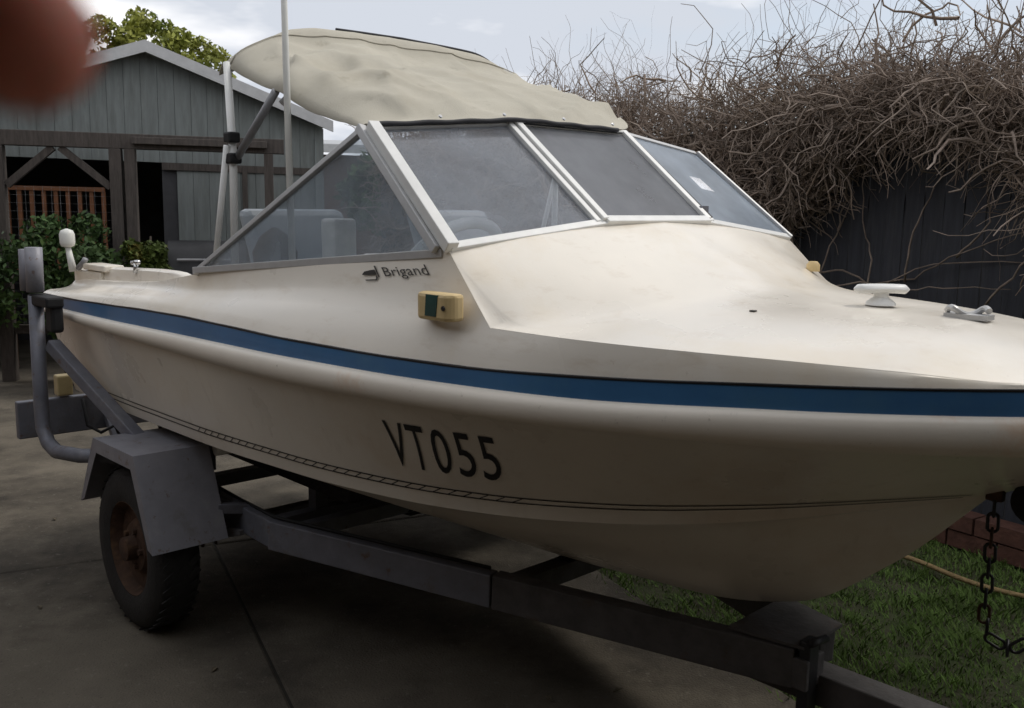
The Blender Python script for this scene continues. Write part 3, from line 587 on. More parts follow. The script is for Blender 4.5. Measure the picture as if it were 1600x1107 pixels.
# cabin front + foredeck
WB = herm([0, .234, .5, .748], [1.605, 1.594, 1.585, 1.575]); WZ = herm([0, .234, .5, .748], [1.474, 1.467, 1.446, 1.412])
cols = [(WB(v), v, WZ(v)) for v in np.linspace(0, .748, 15)]+[(lerp(UC, UE, a), lerp(.748, crs(UE), a), lerp(1.412, ZCR(UE), a)) for a in np.linspace(0, 1, 9)[1:]]
def dz0(u, s): return ZCR(u)+.052*min(1, VR(u)/.5)*(1-s*s)
def gfun(x, k=.035): return .5*((1-x)+math.sqrt((1-x)**2+k))
for sg in (1, -1):
    rows = []
    for (us, vs_, zs) in cols:
        s_ = min(1, vs_/crs(us)); Lr = max(.02, (zs-dz0(us, s_))/lerp(.47, .95, s_**4)); r = []
        for t in FT:
            u = lerp(us, 2.86, t); g_ = gfun((u-us)/Lr)/gfun(0); g_ = max(0, g_-.0175*(1)*min(1, (u-us)/Lr)) if (u-us) < 2.2*Lr else max(0, g_-.0175)*max(0, 1-(u-us-2.2*Lr)/.3)
            r.append(B(u, sg*(vs_/crs(us)*crs(u)), dz0(u, s_)+(zs-dz0(us, s_))*g_+.0005))
        rows.append(r)
    deck.grid(rows)
# raised quarter blocks and aft deck at the stern
deck.grid([[B(u, v, 1.165) for v in (-.70, .70)] for u in (-1.0, -.72)]); deck.grid([[B(-.72, v, z) for v in (-.70, .70)] for z in (1.165, .80)])
deck_o = deck.build('deck', 'gelcoat', boat, angle=24, fix=True)
for sg in (1, -1):
    q = MB().box((-.93, -.735 if sg > 0 else .60, 1.16), (-.62, -.60 if sg > 0 else .735, 1.245)).build('quarter_block', 'gelcoat', boat, bevel=.012)
    MB().box((-.80, -.74 if sg > 0 else .66, 1.247), (-.56, -.66 if sg > 0 else .74, 1.272)).build('coaming_cap', 'gelcoat', boat, bevel=.006)
for sg in (1, -1):
    co = MB(); rows = []
    for u in np.linspace(-.70, .22, 16):
        zt = lerp(1.262, 1.282, min(1, (u+.7)/.6))-.03*max(0, (u-.05)/.17)**2; v_ = VCo(u)-.045
        rows.append([B(u, sg*(v_+.012), ZCo(u)-.02), B(u, sg*(v_+.004), zt-.008), B(u, sg*(v_-.006), zt), B(u, sg*(v_-.028), zt), B(u, sg*(v_-.034), zt-.01), B(u, sg*(v_-.034), ZCo(u)-.06)])
    co.grid(rows); co.add([Vector(p) for p in rows[0]], [tuple(range(6))]); co.build('coaming', 'gelcoat', boat, angle=40, fix=True)
# cockpit liner
ln = MB()
prof = [(.70, 1.16), (.70, .80), (.0, .78)]
for sg in (1, -1):
    ln.grid([[B(u, sg*(VCo(u)-.062), ZCo(u)-.012), B(u, sg*min(.685, VC(u)-.10), .86), B(u, 0, .84)] for u in np.linspace(-.72, 1.5, 24)])
ln.grid([[B(1.45, v, z) for v in (-.5, 0, .5)] for z in (.84, 1.30)])
ln.build('cockpit_liner', 'liner', boat, angle=30, fix=True)
# dash under the windscreen
ds = MB()
ds.grid([[B(WB(abs(v))-.015, v, WZ(abs(v))-.012), B(1.36, v, 1.385-.02*v*v), B(1.31, v, 1.36), B(1.33, v, 1.12)] for v in np.linspace(-.70, .70, 15)])
ds.build('dashboard', 'liner', boat, angle=40, fix=True)

# ---- registration lettering, pinstripe, maker's mark: thin film on the surfaces
def text_mesh(body, subdiv=3):
    cu = bpy.data.curves.new('txt', 'FONT'); cu.body = body; cu.size = 1; cu.resolution_u = 4; o = bpy.data.objects.new('txt', cu); COL.objects.link(o)
    bpy.context.view_layer.update(); me = bpy.data.meshes.new_from_object(o.evaluated_get(bpy.context.evaluated_depsgraph_get())); bpy.data.objects.remove(o)
    bm = bmesh.new(); bm.from_mesh(me); bmesh.ops.triangulate(bm, faces=bm.faces); bmesh.ops.subdivide_edges(bm, edges=bm.edges, cuts=subdiv, use_grid_fill=True)
    v = [tuple(x.co) for x in bm.verts]; f = [tuple(q.index for q in p.verts) for p in bm.faces]; bm.free(); return v, f
def topside_n(t, w, o):
    a = Vector(topside(t, w)); du = Vector(topside(t+.002, w))-a; dw = Vector(topside(t, w+.01))-a
    n_ = du.cross(dw).normalized()
    if n_.y < 0: n_ = -n_
    return a+n_*o
def put_letter(ch, t0, t1, w0, w1):
    v, f = text_mesh(ch, 2); xs = [p[0] for p in v]; ys = [p[1] for p in v]; ax, bx, ay, by = min(xs), max(xs), min(ys), max(ys)
    vv = [B(*topside_n(lerp(t0, t1, (x_-ax)/(bx-ax))+.009*(1-(y_-ay)/(by-ay)), lerp(w0, w1, (y_-ay)/(by-ay)), .002)) for x_, y_, _ in v]
    return vv, f
for ch, a, b in (('V', .6300, .6465), ('T', .6490, .6635), ('0', .6680, .6815), ('5', .6865, .6995), ('5', .7045, .7175)):
    vv, f = put_letter(ch, a, b, .27, .77); o = obj('registration_letter', vv, f, 'black_paint', boat)
    if ch == 'V': o['label'] = 'black letter V of the hull number VT055'
ps = MB()
for (w0, w1) in ((.012, .026), (.075, .089)):
    ps.grid([[B(*topside_n(t, w, .0016)) for w in (w0, w1)] for t in np.linspace(.03, .985, 150)])
for i in range(60):
    t = .10+i*.0125; dtt = .0050; x_ = (i % 2)
    if .36 < t < .74: ps.add([B(*topside_n(t+a, w, .0018)) for a, w in ((-dtt*.1, .025), (dtt*.2, .025), (dtt*1.3, .076), (dtt*1.0, .076))], [(0, 1, 2, 3)])
stuff(ps.build('pinstripe', 'dark_line', boat))
def cabin_side(u, w, o):
    t = (u+1.0)/(UC+1.0); uc = -1.0+t*(UE+1.0); a = Vector((uc, crs(uc), ZCR(uc))); b = Vector((u, VCo(u), ZCo(u))); p = a.lerp(b, w); hol = .016*math.sin(math.pi*w**.8)*(1-t**6)
    return (p.x, p.y-hol+o, p.z+o*.25)
v, f = text_mesh('Brigand', 1); xs = [p[0] for p in v]; ys = [p[1] for p in v]
obj('maker_lettering', [B(*cabin_side(lerp(1.322, 1.478, (x_-min(xs))/(max(xs)-min(xs))), .63+.20*(y_-min(ys))/(max(ys)-min(ys)), .003)) for x_, y_, _ in v], f, 'dark_line', boat)
em = MB()
em.add([B(*cabin_side(1.236+a*.058, .60+b*.22, .0035)) for a, b in ((0, .52), (.25, .78), (.7, .88), (1, .9), (1, .5), (.5, .48))], [(0, 1, 2, 3, 4, 5)])
em.add([B(*cabin_side(1.236+a*.058, .60+b*.22, .0035)) for a, b in ((.08, .12), (.12, .02), (.85, .05), (1.0, .3), (1.0, .45), (.92, .42), (.82, .14))], [(0, 1, 2, 3, 4, 5, 6)])
em.add([B(*cabin_side(1.236+a*.058, .60+b*.22, .0035)) for a, b in ((1.04, .3), (1.12, .3), (1.16, 1.2), (1.04, 1.2))], [(0, 1, 2, 3)])
em.build('maker_emblem', 'dark_line', boat)

# ---- navigation light
nl = MB(); c_ = Vector((1.615, .797, 1.293))
nav = MB(); prof = [(-.065, -.010), (-.065, .016), (-.045, .036), (.045, .036), (.062, .018), (.062, -.010)]
nav.add([B(c_.x+a, c_.y+b+dzv*.0, c_.z+dzv) for dzv in (-.030, .030) for a, b in prof], [tuple(range(6))[::-1], tuple(range(6, 12))]+[(i, (i+1) % 6, 6+(i+1) % 6, 6+i) for i in range(6)])
nv = nav.build('navigation_light', 'lamp_cream', boat, bevel=.008, fix=True)
lz = MB().add([B(c_.x+a, c_.y+.0375, c_.z+b) for a, b in ((-.018, -.020), (.020, -.020), (.026, .027), (-.014, .027))]+[B(c_.x+a, c_.y+.020, c_.z+b) for a, b in ((-.018, -.020), (.020, -.020), (.026, .027), (-.014, .027))], BF)
lz.build('lens', 'green_lens', nv, fix=True)
MB().lathe([(0, .006), (.003, .005), (.003, .0005)], B(c_.x+.044, c_.y+.0355, c_.z), (0, -1, 0), 10).build('screw', 'black_paint', nv)

# ---- deck fittings
cl = MB(); zc0 = dz0(2.235, 0)+.004
cl.lathe([(0, .034), (.006, .032), (.018, .017), (.030, .017), (.034, .024)], B(2.235, 0, zc0), (0, 0, 1), 16)
cap = [];
for a in np.linspace(0, 1, 13):
    x_ = lerp(-.064, .064, a); wd = .026*math.sqrt(max(0.0004, 1-(abs(x_)/.0642)**3)); cap.append([Vector((2.235, 0, zc0+.030))+Vector((.707*x_, -.707*-x_, 0))*1.0+Vector((.707*wd*math.cos(g_), .707*-wd*math.cos(g_)*-1*-1, (.011*math.sin(g_)*min(1, wd/.012))+.008-.006*(x_/.1)**2)) for g_ in np.linspace(0, 2*math.pi, 13)])
cl.grid(cap); cl.build('bow_cleat', 'white_trim', boat, angle=40, fix=True)
fl = MB(); pts = [B(2.385+.085*t, .02*math.sin(t*6.28), dz0(2.4, 0)+.014+.008*math.sin(t*9)) for t in np.linspace(0, 1, 14)]
fl.tube(pts, .007, 8); fl.box((2.385, -.022, dz0(2.4, 0)-.002), (2.475, .022, dz0(2.4, 0)+.009)); fl.build('fairlead', 'aluminium', boat, angle=40)
MB().box(tuple(Vector(B(2.075, .30, dz0(2.08, .43)-.002))), tuple(Vector(B(2.087, .288, dz0(2.08, .43)+.0035)))).build('deck_screw', 'dark_line', boat)
MB().lathe([(0, .02), (.02, .02), (.03, .012), (.03, .001)], B(1.80, -.50, 1.325), (0, 0, 1), 14).build('navigation_light', 'lamp_cream', boat, angle=40)

# ---- windscreen
ws = MB()
TC = Vector((1.257, .238, 1.743)); TO = Vector((1.213, .702, 1.703)); BC = Vector((1.594, .234, 1.471)); BOu = Vector((1.574, .746, 1.417)); AF = Vector((.40, .790, 1.302))
def V3(p, sg=1): return Vector((p.x, -sg*p.y, p.z))
def pane(name, pts, m, th=.004, parent=boat):
    pts = [Vector(p) for p in pts]; n_ = (pts[1]-pts[0]).cross(pts[2]-pts[0]).normalized()*th; k = len(pts)
    return obj(name, pts+[p-n_ for p in pts], [tuple(range(k)), tuple(range(2*k-1, k-1, -1))]+[(i, k+i, k+(i+1) % k, (i+1) % k) for i in range(k)][:], m, parent)
out_n = (V3(BOu)-V3(BC)).cross(V3(TC)-V3(BC)).normalized()
if out_n.x < 0: out_n = -out_n
def frame_bar(nm, a, b, w, h, m='white_trim', up=None, parent=boat): return MB().bar(a, b, w, h, up or out_n).build(nm, m, parent, bevel=.002)
frm = frame_bar('windscreen_frame', V3(BC)-Vector((0, -.004, 0)), V3(BOu), .022, .016, 'white_trim')
for sg, pm in ((1, 'pane_front'), (-1, 'pane_port')):
    pane('window_pane', [V3(TC, sg), V3(TO, sg), V3(BOu, sg), V3(BC, sg)], pm)
    if sg < 0: frame_bar('windscreen_frame', V3(BC, -1), V3(BOu, -1), .022, .016)
    frame_bar('windscreen_frame', V3(TC, sg), V3(TO, sg), .018, .018, 'aluminium')
    frame_bar('corner_post', V3(TO, sg)+Vector((.012, 0, .006)), V3(BOu, sg)+Vector((.012, 0, 0)), .030 if sg > 0 else .012, .030 if sg > 0 else .014, 'white_trim' if sg > 0 else 'aluminium')
    frame_bar('corner_post', V3(TO, sg)+Vector((-.022, -.012*sg, .002)), V3(BOu, sg)+Vector((-.026, -.010*sg, -.006)), .022 if sg > 0 else .010, .026 if sg > 0 else .012, 'aluminium', Vector((0, -sg, .2)))
    # side wing
    a = V3(TO, sg)+Vector((-.03, 0, -.01)); b = V3(BOu, sg)+Vector((-.035, 0, -.008)); c_ = V3(AF, sg)
    pane('side_pane', [a, c_, b] if sg > 0 else [a, b, c_], 'pane_side')
    frame_bar('wing_rail', a+Vector((.0, 0, .006)), c_+Vector((-.03, 0, -.006)), .016, .020, 'aluminium', Vector((0, -sg, .2)))
    frame_bar('wing_sill', b+Vector((.02, -.003*sg, -.004)), c_+Vector((-.03, -.003*sg, .004)), .014, .020, 'aluminium', Vector((0, 0, 1)))
hat = empty('opening_window'); hat.parent = boat
cpn = pane('window_pane', [V3(TC, -1)+out_n*.004, V3(TC, 1)+out_n*.004, V3(BC, 1)+out_n*.004, V3(BC, -1)+out_n*.004], 'pane_centre', parent=hat)
for a, b in ((V3(TC, 1), V3(BC, 1)), (V3(TC, -1), V3(BC, -1))): frame_bar('side_bar', a+out_n*.008, b+out_n*.008, .020, .018, parent=hat)
frame_bar('sill_bar', V3(BC, 1)+out_n*.007, V3(BC, -1)+out_n*.007, .024, .018, parent=hat); frame_bar('head_bar', V3(TC, 1)+out_n*.007, V3(TC, -1)+out_n*.007, .018, .016, parent=hat)
for sg in (1, -1): frame_bar('mullion', V3(TC, sg)+Vector((0, -.024*sg, 0)), V3(BC, sg)+Vector((0, -.024*sg, 0)), .018, .016, 'white_trim')
for sg, off_ in ((-1, .022),): frame_bar('seal', V3(TC, sg)+Vector((0, .012, -.004))+out_n*.017, V3(BC, sg)+Vector((0, .012, 0))+out_n*.017, .007, .004, 'rubber', parent=hat)
frame_bar('seal', V3(TC, 1)+out_n*.016+Vector((.01, .02, -.012)), V3(TC, -1)+out_n*.016+Vector((.01, -.02, -.012)), .006, .004, 'rubber', parent=hat)
MB().box((-.012, -.02, -.01), (.012, .02, .012)).build('latch', 'galv', hat).location = V3(BC, -1)+Vector((-.035, .02, .035))
# helm wheel and seats
sw = MB(); c_ = Vector(B(1.17, .40, 1.335)); ax = Vector((-.80, 0, .6)).normalized(); e1 = ax.cross(Vector((0, 1, 0))).normalized(); e2 = ax.cross(e1)
ring = [c_+(e1*math.cos(a)+e2*math.sin(a))*.165 for a in np.linspace(0, 2*math.pi, 33)]
sw.tube(ring, .017, 8, False); wheel = sw.build('steering_wheel', 'white_plastic', boat, smooth=True)
sp = MB()
for a in (0, 2.1, 4.2): sp.tube([c_, c_+(e1*math.cos(a)+e2*math.sin(a))*.16], .008, 6)
sp.tube([c_, c_-ax*.14], .02, 10); sp.build('spokes', 'grey_metal', wheel, smooth=True)
def seat(v0):
    s_ = MB().box((.30, -v0-.21, 1.02), (.78, -v0+.21, 1.12)).build('seat_cushion', 'seat_vinyl', boat, bevel=.03)
    MB().add([(x_+.0, y_, z_) for z_, x0, x1 in ((1.13, .36, .46), (1.50, .20, .27)) for x_, y_ in ((x0, -v0-.20), (x1, -v0-.20), (x1, -v0+.20), (x0, -v0+.20))], BF).build('seat_back', 'seat_vinyl', boat, bevel=.025)
    MB().box((.32, -v0-.19, .79), (.74, -v0+.19, 1.018)).build('seat_base', 'liner', boat, bevel=.01)
seat(.36); seat(-.36)
MB().box((.47, -.39, 1.12), (.56, -.30, 1.47)).build('rod_locker', 'white_plastic', boat, bevel=.012)
MB().lathe([(0, .01), (0, .05), (.03, .07), (.07, .075), (.12, .05), (.15, .01)], B(.45, .55, 1.29), (0, 0, 1), 12).build('coiled_mooring_line', 'bark', boat, smooth=True)
MB().tube([B(.45, .55, 1.0), B(.45, .55, 1.30)], .03, 8).build('line_stand', 'liner', boat)

# ---- canopy: canvas on two bows, laced to the windscreen head
ABZ = herm([0, .33, .45, .56, .64, .69], [2.105, 2.098, 2.078, 2.022, 1.975, 1.945]); MBZ = herm([0, .3, .5, .6, .66, .69], [1.925, 1.922, 1.908, 1.884, 1.855, 1.826])
def aft_bow(a):      # a 0 starboard .. 1 port
    x_ = lerp(.69, -.69, a); k = abs(x_)/.69
    return Vector((.41+.015*(1-k*k), x_, ABZ(abs(x_))-(.04*math.exp(-((x_+.57)/.11)**2))))
def mid_bow(a):
    x_ = lerp(.69, -.69, a); k = abs(x_)/.69
    return Vector((.74+.05*(1-k*k), x_, MBZ(abs(x_))))
def front(a):
    if a < .74: x_ = lerp(.70, -.215, a/.74); z_ = lerp(1.757, 1.716, max(0, (x_-.238)/.462)); u_ = lerp(1.262, 1.212, max(0, (x_-.238)/.462)); return Vector((u_+.012, x_, z_))
    k = (a-.74)/.26; return Vector((lerp(1.274, .90, k), lerp(-.215, -.66, k**.8), lerp(1.757, 1.85, k)))
CRZ = herm([.42, .50, .60, .75, .93, 1.10, 1.28], [2.105, 2.035, 1.992, 1.950, 1.900, 1.822, 1.757]); EDZ = herm([.41, .74, .95, 1.22], [1.945, 1.838, 1.775, 1.716])
cv = MB(); rows = []
for i in range(71):
    t = i/70; r = []
    for j in range(65):
        a = j/64; F, A_ = front(a), aft_bow(a); p = F.lerp(A_, t); k = min(1, abs(p.y)/.69)
        sf = EDZ(p.x)+(CRZ(p.x)-EDZ(p.x))*(1-k**4.5)**.6
        wf = min(1, t/.16); wf = wf*wf*(3-2*wf); wa = max(0, min(1, (t-.93)/.07)); p.z = lerp(lerp(F.z, sf, wf), A_.z, wa)
        if p.y > .3 and .05 < t: p.z -= .02*math.sin(math.pi*min(1, t/.55))*((p.y-.3)/.39)**2
        nz = noise.noise(Vector((p.x*2.2+p.y*1.0, p.y*4.5-p.x*1.5, 1.7))); n2_ = noise.noise(Vector((p.x*6-p.y*3, p.y*7+p.x*3, 5.2))); n3 = noise.noise(Vector((p.x*14, p.y*5+p.x*9, 9.2)))
        e_ = min(1, t*7)*min(1, (1-t)*9)*(.35+.65*min(1, a*10)*min(1, (1-a)*10))
        cr1 = 1-abs(noise.noise(Vector((p.x*3.2-p.y*2.6, p.y*1.6+p.x*1.2, 3.3))))*2; cr2 = 1-abs(noise.noise(Vector((p.x*1.5+p.y*5, p.y*1.2-p.x*2.6, 8.8))))*2
        d_ = (.022*nz+.010*n2_+.005*n3+.016*max(0, cr1)**3+.014*max(0, cr2)**3-.01)*e_*1
        # pulled folds running from the mid bow foot to the aft corner
        fold = math.exp(-((p.y-.50)/.16)**2)*math.sin((p.x*1.0-p.y*.55)*38)*.006*e_*min(1, max(0, (t-.25)*4))
        p.z += d_+fold; p.y += (d_+fold)*.7*(1 if p.y > 0 else -1)*min(1, abs(p.y)/.5)
        r.append(B(p.x, p.y, p.z))
    rows.append(r)
# turned-down aft valance
for k in (.5, 1):
    r = []
    for j in range(65):
        p = aft_bow(j/64); r.append(B(p.x-.012*k-.018*math.sin(k*2), p.y*(1-.006*k), p.z-.030*k-.004*math.sin(j*.9)))
    rows.append(r)
cv.grid(rows); can = cv.build('canopy', 'canvas', boat, smooth=True, fix=True)
md = can.modifiers.new('thickness', 'SOLIDIFY'); md.thickness = .0025
sm = MB()
sm.grid([[B(*Vector((q_.x+o_, q_.y, q_.z+.004))) for o_ in (-.022, .022)] for q_ in (Vector((rows[33][j][0], -rows[33][j][1], rows[33][j][2])) for j in range(65))]) if 0 else None
for ir in (66,):
    r_ = rows[ir]; stp = [Vector(q_)+Vector((0, (-.002 if q_[1] < 0 else .002), .003)) for q_ in r_]; sm = MB(); sm.tube(stp, .0022, 4); sm.build('seam', 'canvas', can, smooth=True)
for a in (.16, .33, .52, .70): MB().lathe([(0, .006), (.003, .005), (.004, .001)], B(*(front(a)+Vector((.004, 0, .010)))), (.8, 0, .6), 8).build('press_stud', 'chrome', can)
pp = MB(); pp.tube([B(*(aft_bow(a)+Vector((-.002, 0, .004)))) for a in np.linspace(.30, .86, 40)], .005, 6); pp.build('piping', 'piping', can, smooth=True)
pf = MB(); pf.tube([B(*(front(a)+Vector((.006, 0, -.004+.0012*math.sin(a*60))))) for a in np.linspace(0, .72, 50)], .0065, 6); pf.build('front_hem', 'piping', can, smooth=True)
# canopy bows and struts
def tub(nm, pts, r, m='aluminium', parent=boat, n=10): return MB().tube(pts, r, n).build(nm, m, parent, smooth=True)
tub('aft_bow', [B(*(aft_bow(a)+Vector((.006, -.014*(1 if a < .5 else -1)*abs(2*a-1)**4, -.02)))) for a in np.linspace(0, 1, 41)], .011); tub('middle_bow', [B(*(mid_bow(a)+Vector((0, -.016*(1 if a < .5 else -1)*abs(2*a-1)**4, -.024)))) for a in np.linspace(0, 1, 41)], .011)
for sg in (1, -1):
    tub('canopy_strut', [B(.445, .69*sg, 1.945), B(.515, .718*sg, 1.66), B(.505, .722*sg, 1.28)], .0125, 'white_trim')
    tub('canopy_strut', [B(.735, .69*sg, 1.835), B(.527, .712*sg, 1.652)], .012, 'grey_metal')
    tub('canopy_strut', [B(.510, .735*sg, 1.69), B(.385, .735*sg, 1.28)], .010, 'white_trim')
    for z_, uo in ((1.715, .512), (1.652, .518)): MB().box(tuple(min(a, b) for a, b in zip(B(uo-.02, .70*sg, z_-.016), B(uo+.022, .738*sg, z_+.016))), tuple(max(a, b) for a, b in zip(B(uo-.02, .70*sg, z_-.016), B(uo+.022, .738*sg, z_+.016)))).build('strut_clamp', 'rubber', boat, bevel=.006)
tub('whip_antenna', [B(.835, .712, 1.20), B(.835, .712, 1.9), B(.835, .712, 3.2)], [.0105, .0095, .005], 'white_plastic')
# stern fittings
stl = tub('stern_light', [B(-.87, .755, 1.235), B(-.885, .765, 1.335)], [.016, .011], 'white_plastic')
MB().lathe([(0, .012), (.006, .026), (.02, .030), (.055, .030), (.070, .024), (.078, .004)], B(-.885, .765, 1.335), Vector((-.05, 0, 1)), 16).build('lamp_head', 'white_plastic', stl, smooth=True)
tub('stern_bracket', [B(-.85, .74, 1.25), B(-.80, .735, 1.275), B(-.79, .73, 1.29)], .012, 'grey_metal')
ck = MB(); ck.tube([B(-.285, .722, 1.258), B(-.283, .722, 1.296)], .010, 8); ck.tube([B(-.315, .722, 1.296), B(-.255, .722, 1.300)], .009, 8); ck.build('stern_cleat', 'chrome', boat, smooth=True)
MB().box(tuple(B(-.60, .742, 1.2)), tuple(B(.15, .735, 1.201))).build('coaming_trim', 'dark_line', boat)
bpy.data.objects.remove(bpy.data.objects['coaming_trim'])

# ================================================================== TRAILER (same axes as the boat, level)
trl = empty('boat_trailer', BO, math.atan2(D2.y, D2.x))
tag(trl, 'grey steel boat trailer with shade-darkened drawbar under the cream boat', 'trailer')
for sg in (1, -1):
    MB().bar(B(-.98, .585*sg, .405), B(.50, .615*sg, .405), .05, .095).build('side_rail', 'galv', trl, bevel=.004)
    MB().bar(B(.485, .622*sg, .403), B(1.31, .365*sg, .392), .05, .10).build('side_rail', 'galv', trl, bevel=.004)
    MB().bar(B(1.315, .362*sg, .392), B(2.12, .085*sg, .368), .052, .104).build('draw_rail', 'shaded_old_steel', trl, bevel=.004)  # darker than the side rails: shade put into the colour
    # wheel
    wu, wz, wr = .005, .290, .292; wv = .855*sg
    tw = MB(); prof = [(-.070, .170), (-.080, .20), (-.078, .255), (-.060, .283), (-.03, .291), (0, .292), (.03, .291), (.060, .283), (.078, .255), (.080, .20), (.070, .170)]
    tw.lathe(prof, B(wu, wv, wz), (0, -sg, 0), 40); tyre = tw.build('tyre', 'tyre', trl, angle=50, fix=True)
    tread = MB()
    for i in range(40):
        a = i*2*math.pi/40
        for dv, sk in ((-.042, .05), (0, -.05), (.042, .05)):
            c0 = Vector((wu+math.cos(a+sk)*.2915, -(wv+dv), wz+math.sin(a+sk)*.2915)); rad = Vector((math.cos(a+sk), 0, math.sin(a+sk))); tn = Vector((-rad.z, 0, rad.x))
            tread.bar(c0-Vector((0, .017, 0))-tn*.012, c0+Vector((0, .017, 0))+tn*.012, .022, .004, rad)
    stuff(tread.build('tread', 'tyre', tyre))
    rm = MB(); rm.lathe([(.066, .176), (.070, .168), (.055, .160), (.030, .150), (.025, .10), (.045, .085), (.048, .06), (.048, .045), (.085, .042), (.088, .03), (.088, .001)], B(wu, wv, wz), (0, -sg, 0), 32)
    rim = rm.build('rim', 'rust', trl, angle=35, fix=True)
    for i in range(5):
        a = i*2*math.pi/5; MB().lathe([(.044, .011), (.060, .011), (.060, .001)], B(wu+.066*math.cos(a), wv, wz+.066*math.sin(a)), (0, -sg, 0), 6).build('wheel_nut', 'rust', rim)
    # folded mudguard
    vi, vo = .705*sg, .968*sg; fp = [(-.325, .40), (-.165, .668), (.200, .672), (.330, .365)]; th = .004
    pr = [B(u, v_, z) for v_ in (vi, vo) for u, z in fp]; mg = MB(); mg.add(pr, [(0, 1, 5, 4), (1, 2, 6, 5), (2, 3, 7, 6)])
    inn = [(-.288, .415), (-.140, .618), (.174, .622), (.292, .375)]
    mg.add([B(u, vo, z) for u, z in fp]+[B(u, vo, z) for u, z in inn], [(0, 1, 5, 4), (1, 2, 6, 5), (2, 3, 7, 6)])
    mgo = mg.build('mudguard', 'galv_light', trl, fix=True); mm = mgo.modifiers.new('plate', 'SOLIDIFY'); mm.thickness = .004; mm.offset = -1
    MB().bar(B(.02, .60*sg, .45), B(.02, .72*sg, .63), .05, .02).build('guard_bracket', 'galv', trl)
    MB().bar(B(.29, .60*sg, .44), B(.27, .715*sg, .46), .04, .03).build('guard_bracket', 'galv', trl)
    # guide pole
    arc = [B(-.615, 1.0*sg, 1.15), B(-.625, 1.0*sg, .72), B(-.620, 1.0*sg, .63), B(-.58, .995*sg, .575), B(-.50, .99*sg, .555), B(-.30, .97*sg, .575), B(-.22, .90*sg, .58), B(-.20, .70*sg, .50), B(-.20, .60*sg, .44)]
    tub('guide_pole', arc, .027, 'galv', trl, 12)
    slv = tub('pole_sleeve', [B(-.612, 1.0*sg, 1.165), B(-.608, 1.0*sg, 1.335)], .031, 'galv_light', trl, 14)
    tub('pole_sleeve', [B(-.70, 1.0*sg, 1.165), B(-.695, 1.0*sg, 1.325)], .029, 'galv_light', trl, 14)
    MB().box(tuple(min(a, b) for a, b in zip(B(-.66, .955*sg, 1.115), B(-.43, 1.02*sg, 1.155))), tuple(max(a, b) for a, b in zip(B(-.66, .955*sg, 1.115), B(-.43, 1.02*sg, 1.155)))).build('pole_bracket', 'rubber', trl, bevel=.008)
    MB().box(tuple(min(a, b) for a, b in zip(B(-.52, .955*sg, 1.02), B(-.44, 1.0*sg, 1.13))), tuple(max(a, b) for a, b in zip(B(-.52, .955*sg, 1.02), B(-.44, 1.0*sg, 1.13)))).build('pole_bracket', 'rubber', trl, bevel=.012)
    MB().bar(B(-.60, .955*sg, .96), B(-.06, .80*sg, .60), .05, .045).build('guide_brace', 'galv', trl, bevel=.004)
    # bunk skids carrying the hull
    MB().bar(B(-.75, .36*sg, .512), B(.62, .36*sg, .512), .09, .045).build('skid', 'carpet', trl, bevel=.006)
    for u in (-.55, .35): MB().bar(B(u, .36*sg, .36), B(u, .36*sg, .489), .05, .05, (1, 0, 0)).build('skid_post', 'galv', trl)
    tub('side_roller', [B(.22, .60*sg, .655), B(.22, .69*sg, .655)], .024, 'white_plastic', trl, 12)
    tub('spring_hoop', [B(-.22, .70*sg, .62), B(-.22, .70*sg, .74), B(-.19, .70*sg, .775), B(-.12, .70*sg, .775), B(-.09, .70*sg, .74), B(-.09, .70*sg, .62)], .008, 'steel_black', trl, 8)
for sg in (1, -1):
    for i_ in range(4): MB().tube([B(-.30+.03*i_, .66*sg, .345-.010*i_+.03), B(.02, .66*sg, .325-.010*i_), B(.34-.03*i_, .66*sg, .345-.010*i_+.03)], .012, 4).build('spring_leaf', 'shaded_old_steel', trl)
    for du in (-.04, .08): tub('u_bolt', [B(.005+du, .635*sg, .26), B(.005+du, .635*sg, .36), B(.005+du, .685*sg, .36), B(.005+du, .685*sg, .26)], .006, 'rust', trl, 6)
tub('wiring_loom', [B(-1.05, .56, .462), B(-.6, .575, .455), B(-.3, .572, .458), B(.2, .60, .455), B(.49, .615, .460), B(.9, .49, .457), B(1.3, .37, .456)], .006, 'rubber', trl, 6)
MB().bar(B(.02, -.80, .292), B(.02, .80, .292), .05, .05).build('axle', 'shaded_old_steel', trl)
for u in (-.95, -.3, .36, .48): MB().bar(B(u, -.57, .385), B(u, .57, .385), .05, .05).build('cross_member', 'galv', trl)
MB().bar(B(1.30, -.36, .37), B(1.30, .36, .37), .06, .06).build('cross_member', 'shaded_old_steel', trl)
for u, z in ((-.75, .375), (.48, .375), (1.30, .375)):
    tub('keel_roller', [B(u, -.055, z), B(u, -.03, z-.018), B(u, .03, z-.018), B(u, .055, z)], [.03, .022, .022, .03], 'rubber', trl, 14) if u != 1.3 else tub('keel_roller', [B(u, -.06, .385), B(u, 0, .380), B(u, .06, .385)], [.030, .020, .030], 'rubber', trl, 14)
MB().bar(B(1.86, 0, .302), B(3.55, 0, .302), .085, .085).build('drawbar', 'shaded_old_steel', trl, bevel=.005)
MB().add([B(1.96, -.145, .427), B(1.96, .145, .427), B(2.15, .10, .423), B(2.15, -.10, .423), B(1.96, -.145, .435), B(1.96, .145, .435), B(2.15, .10, .431), B(2.15, -.10, .431)], BF).build('gusset_plate', 'shaded_old_steel', trl, fix=True)
MB().bar(B(2.15, .075, .06), B(2.15, .075, .445), .050, .03, (1, 0, 0)).build('jockey_stem', 'steel_black', trl, bevel=.004)
MB().bar(B(2.135, .02, .36), B(2.135, .11, .36), .06, .08).build('jockey_clamp', 'shaded_old_steel', trl, bevel=.004)
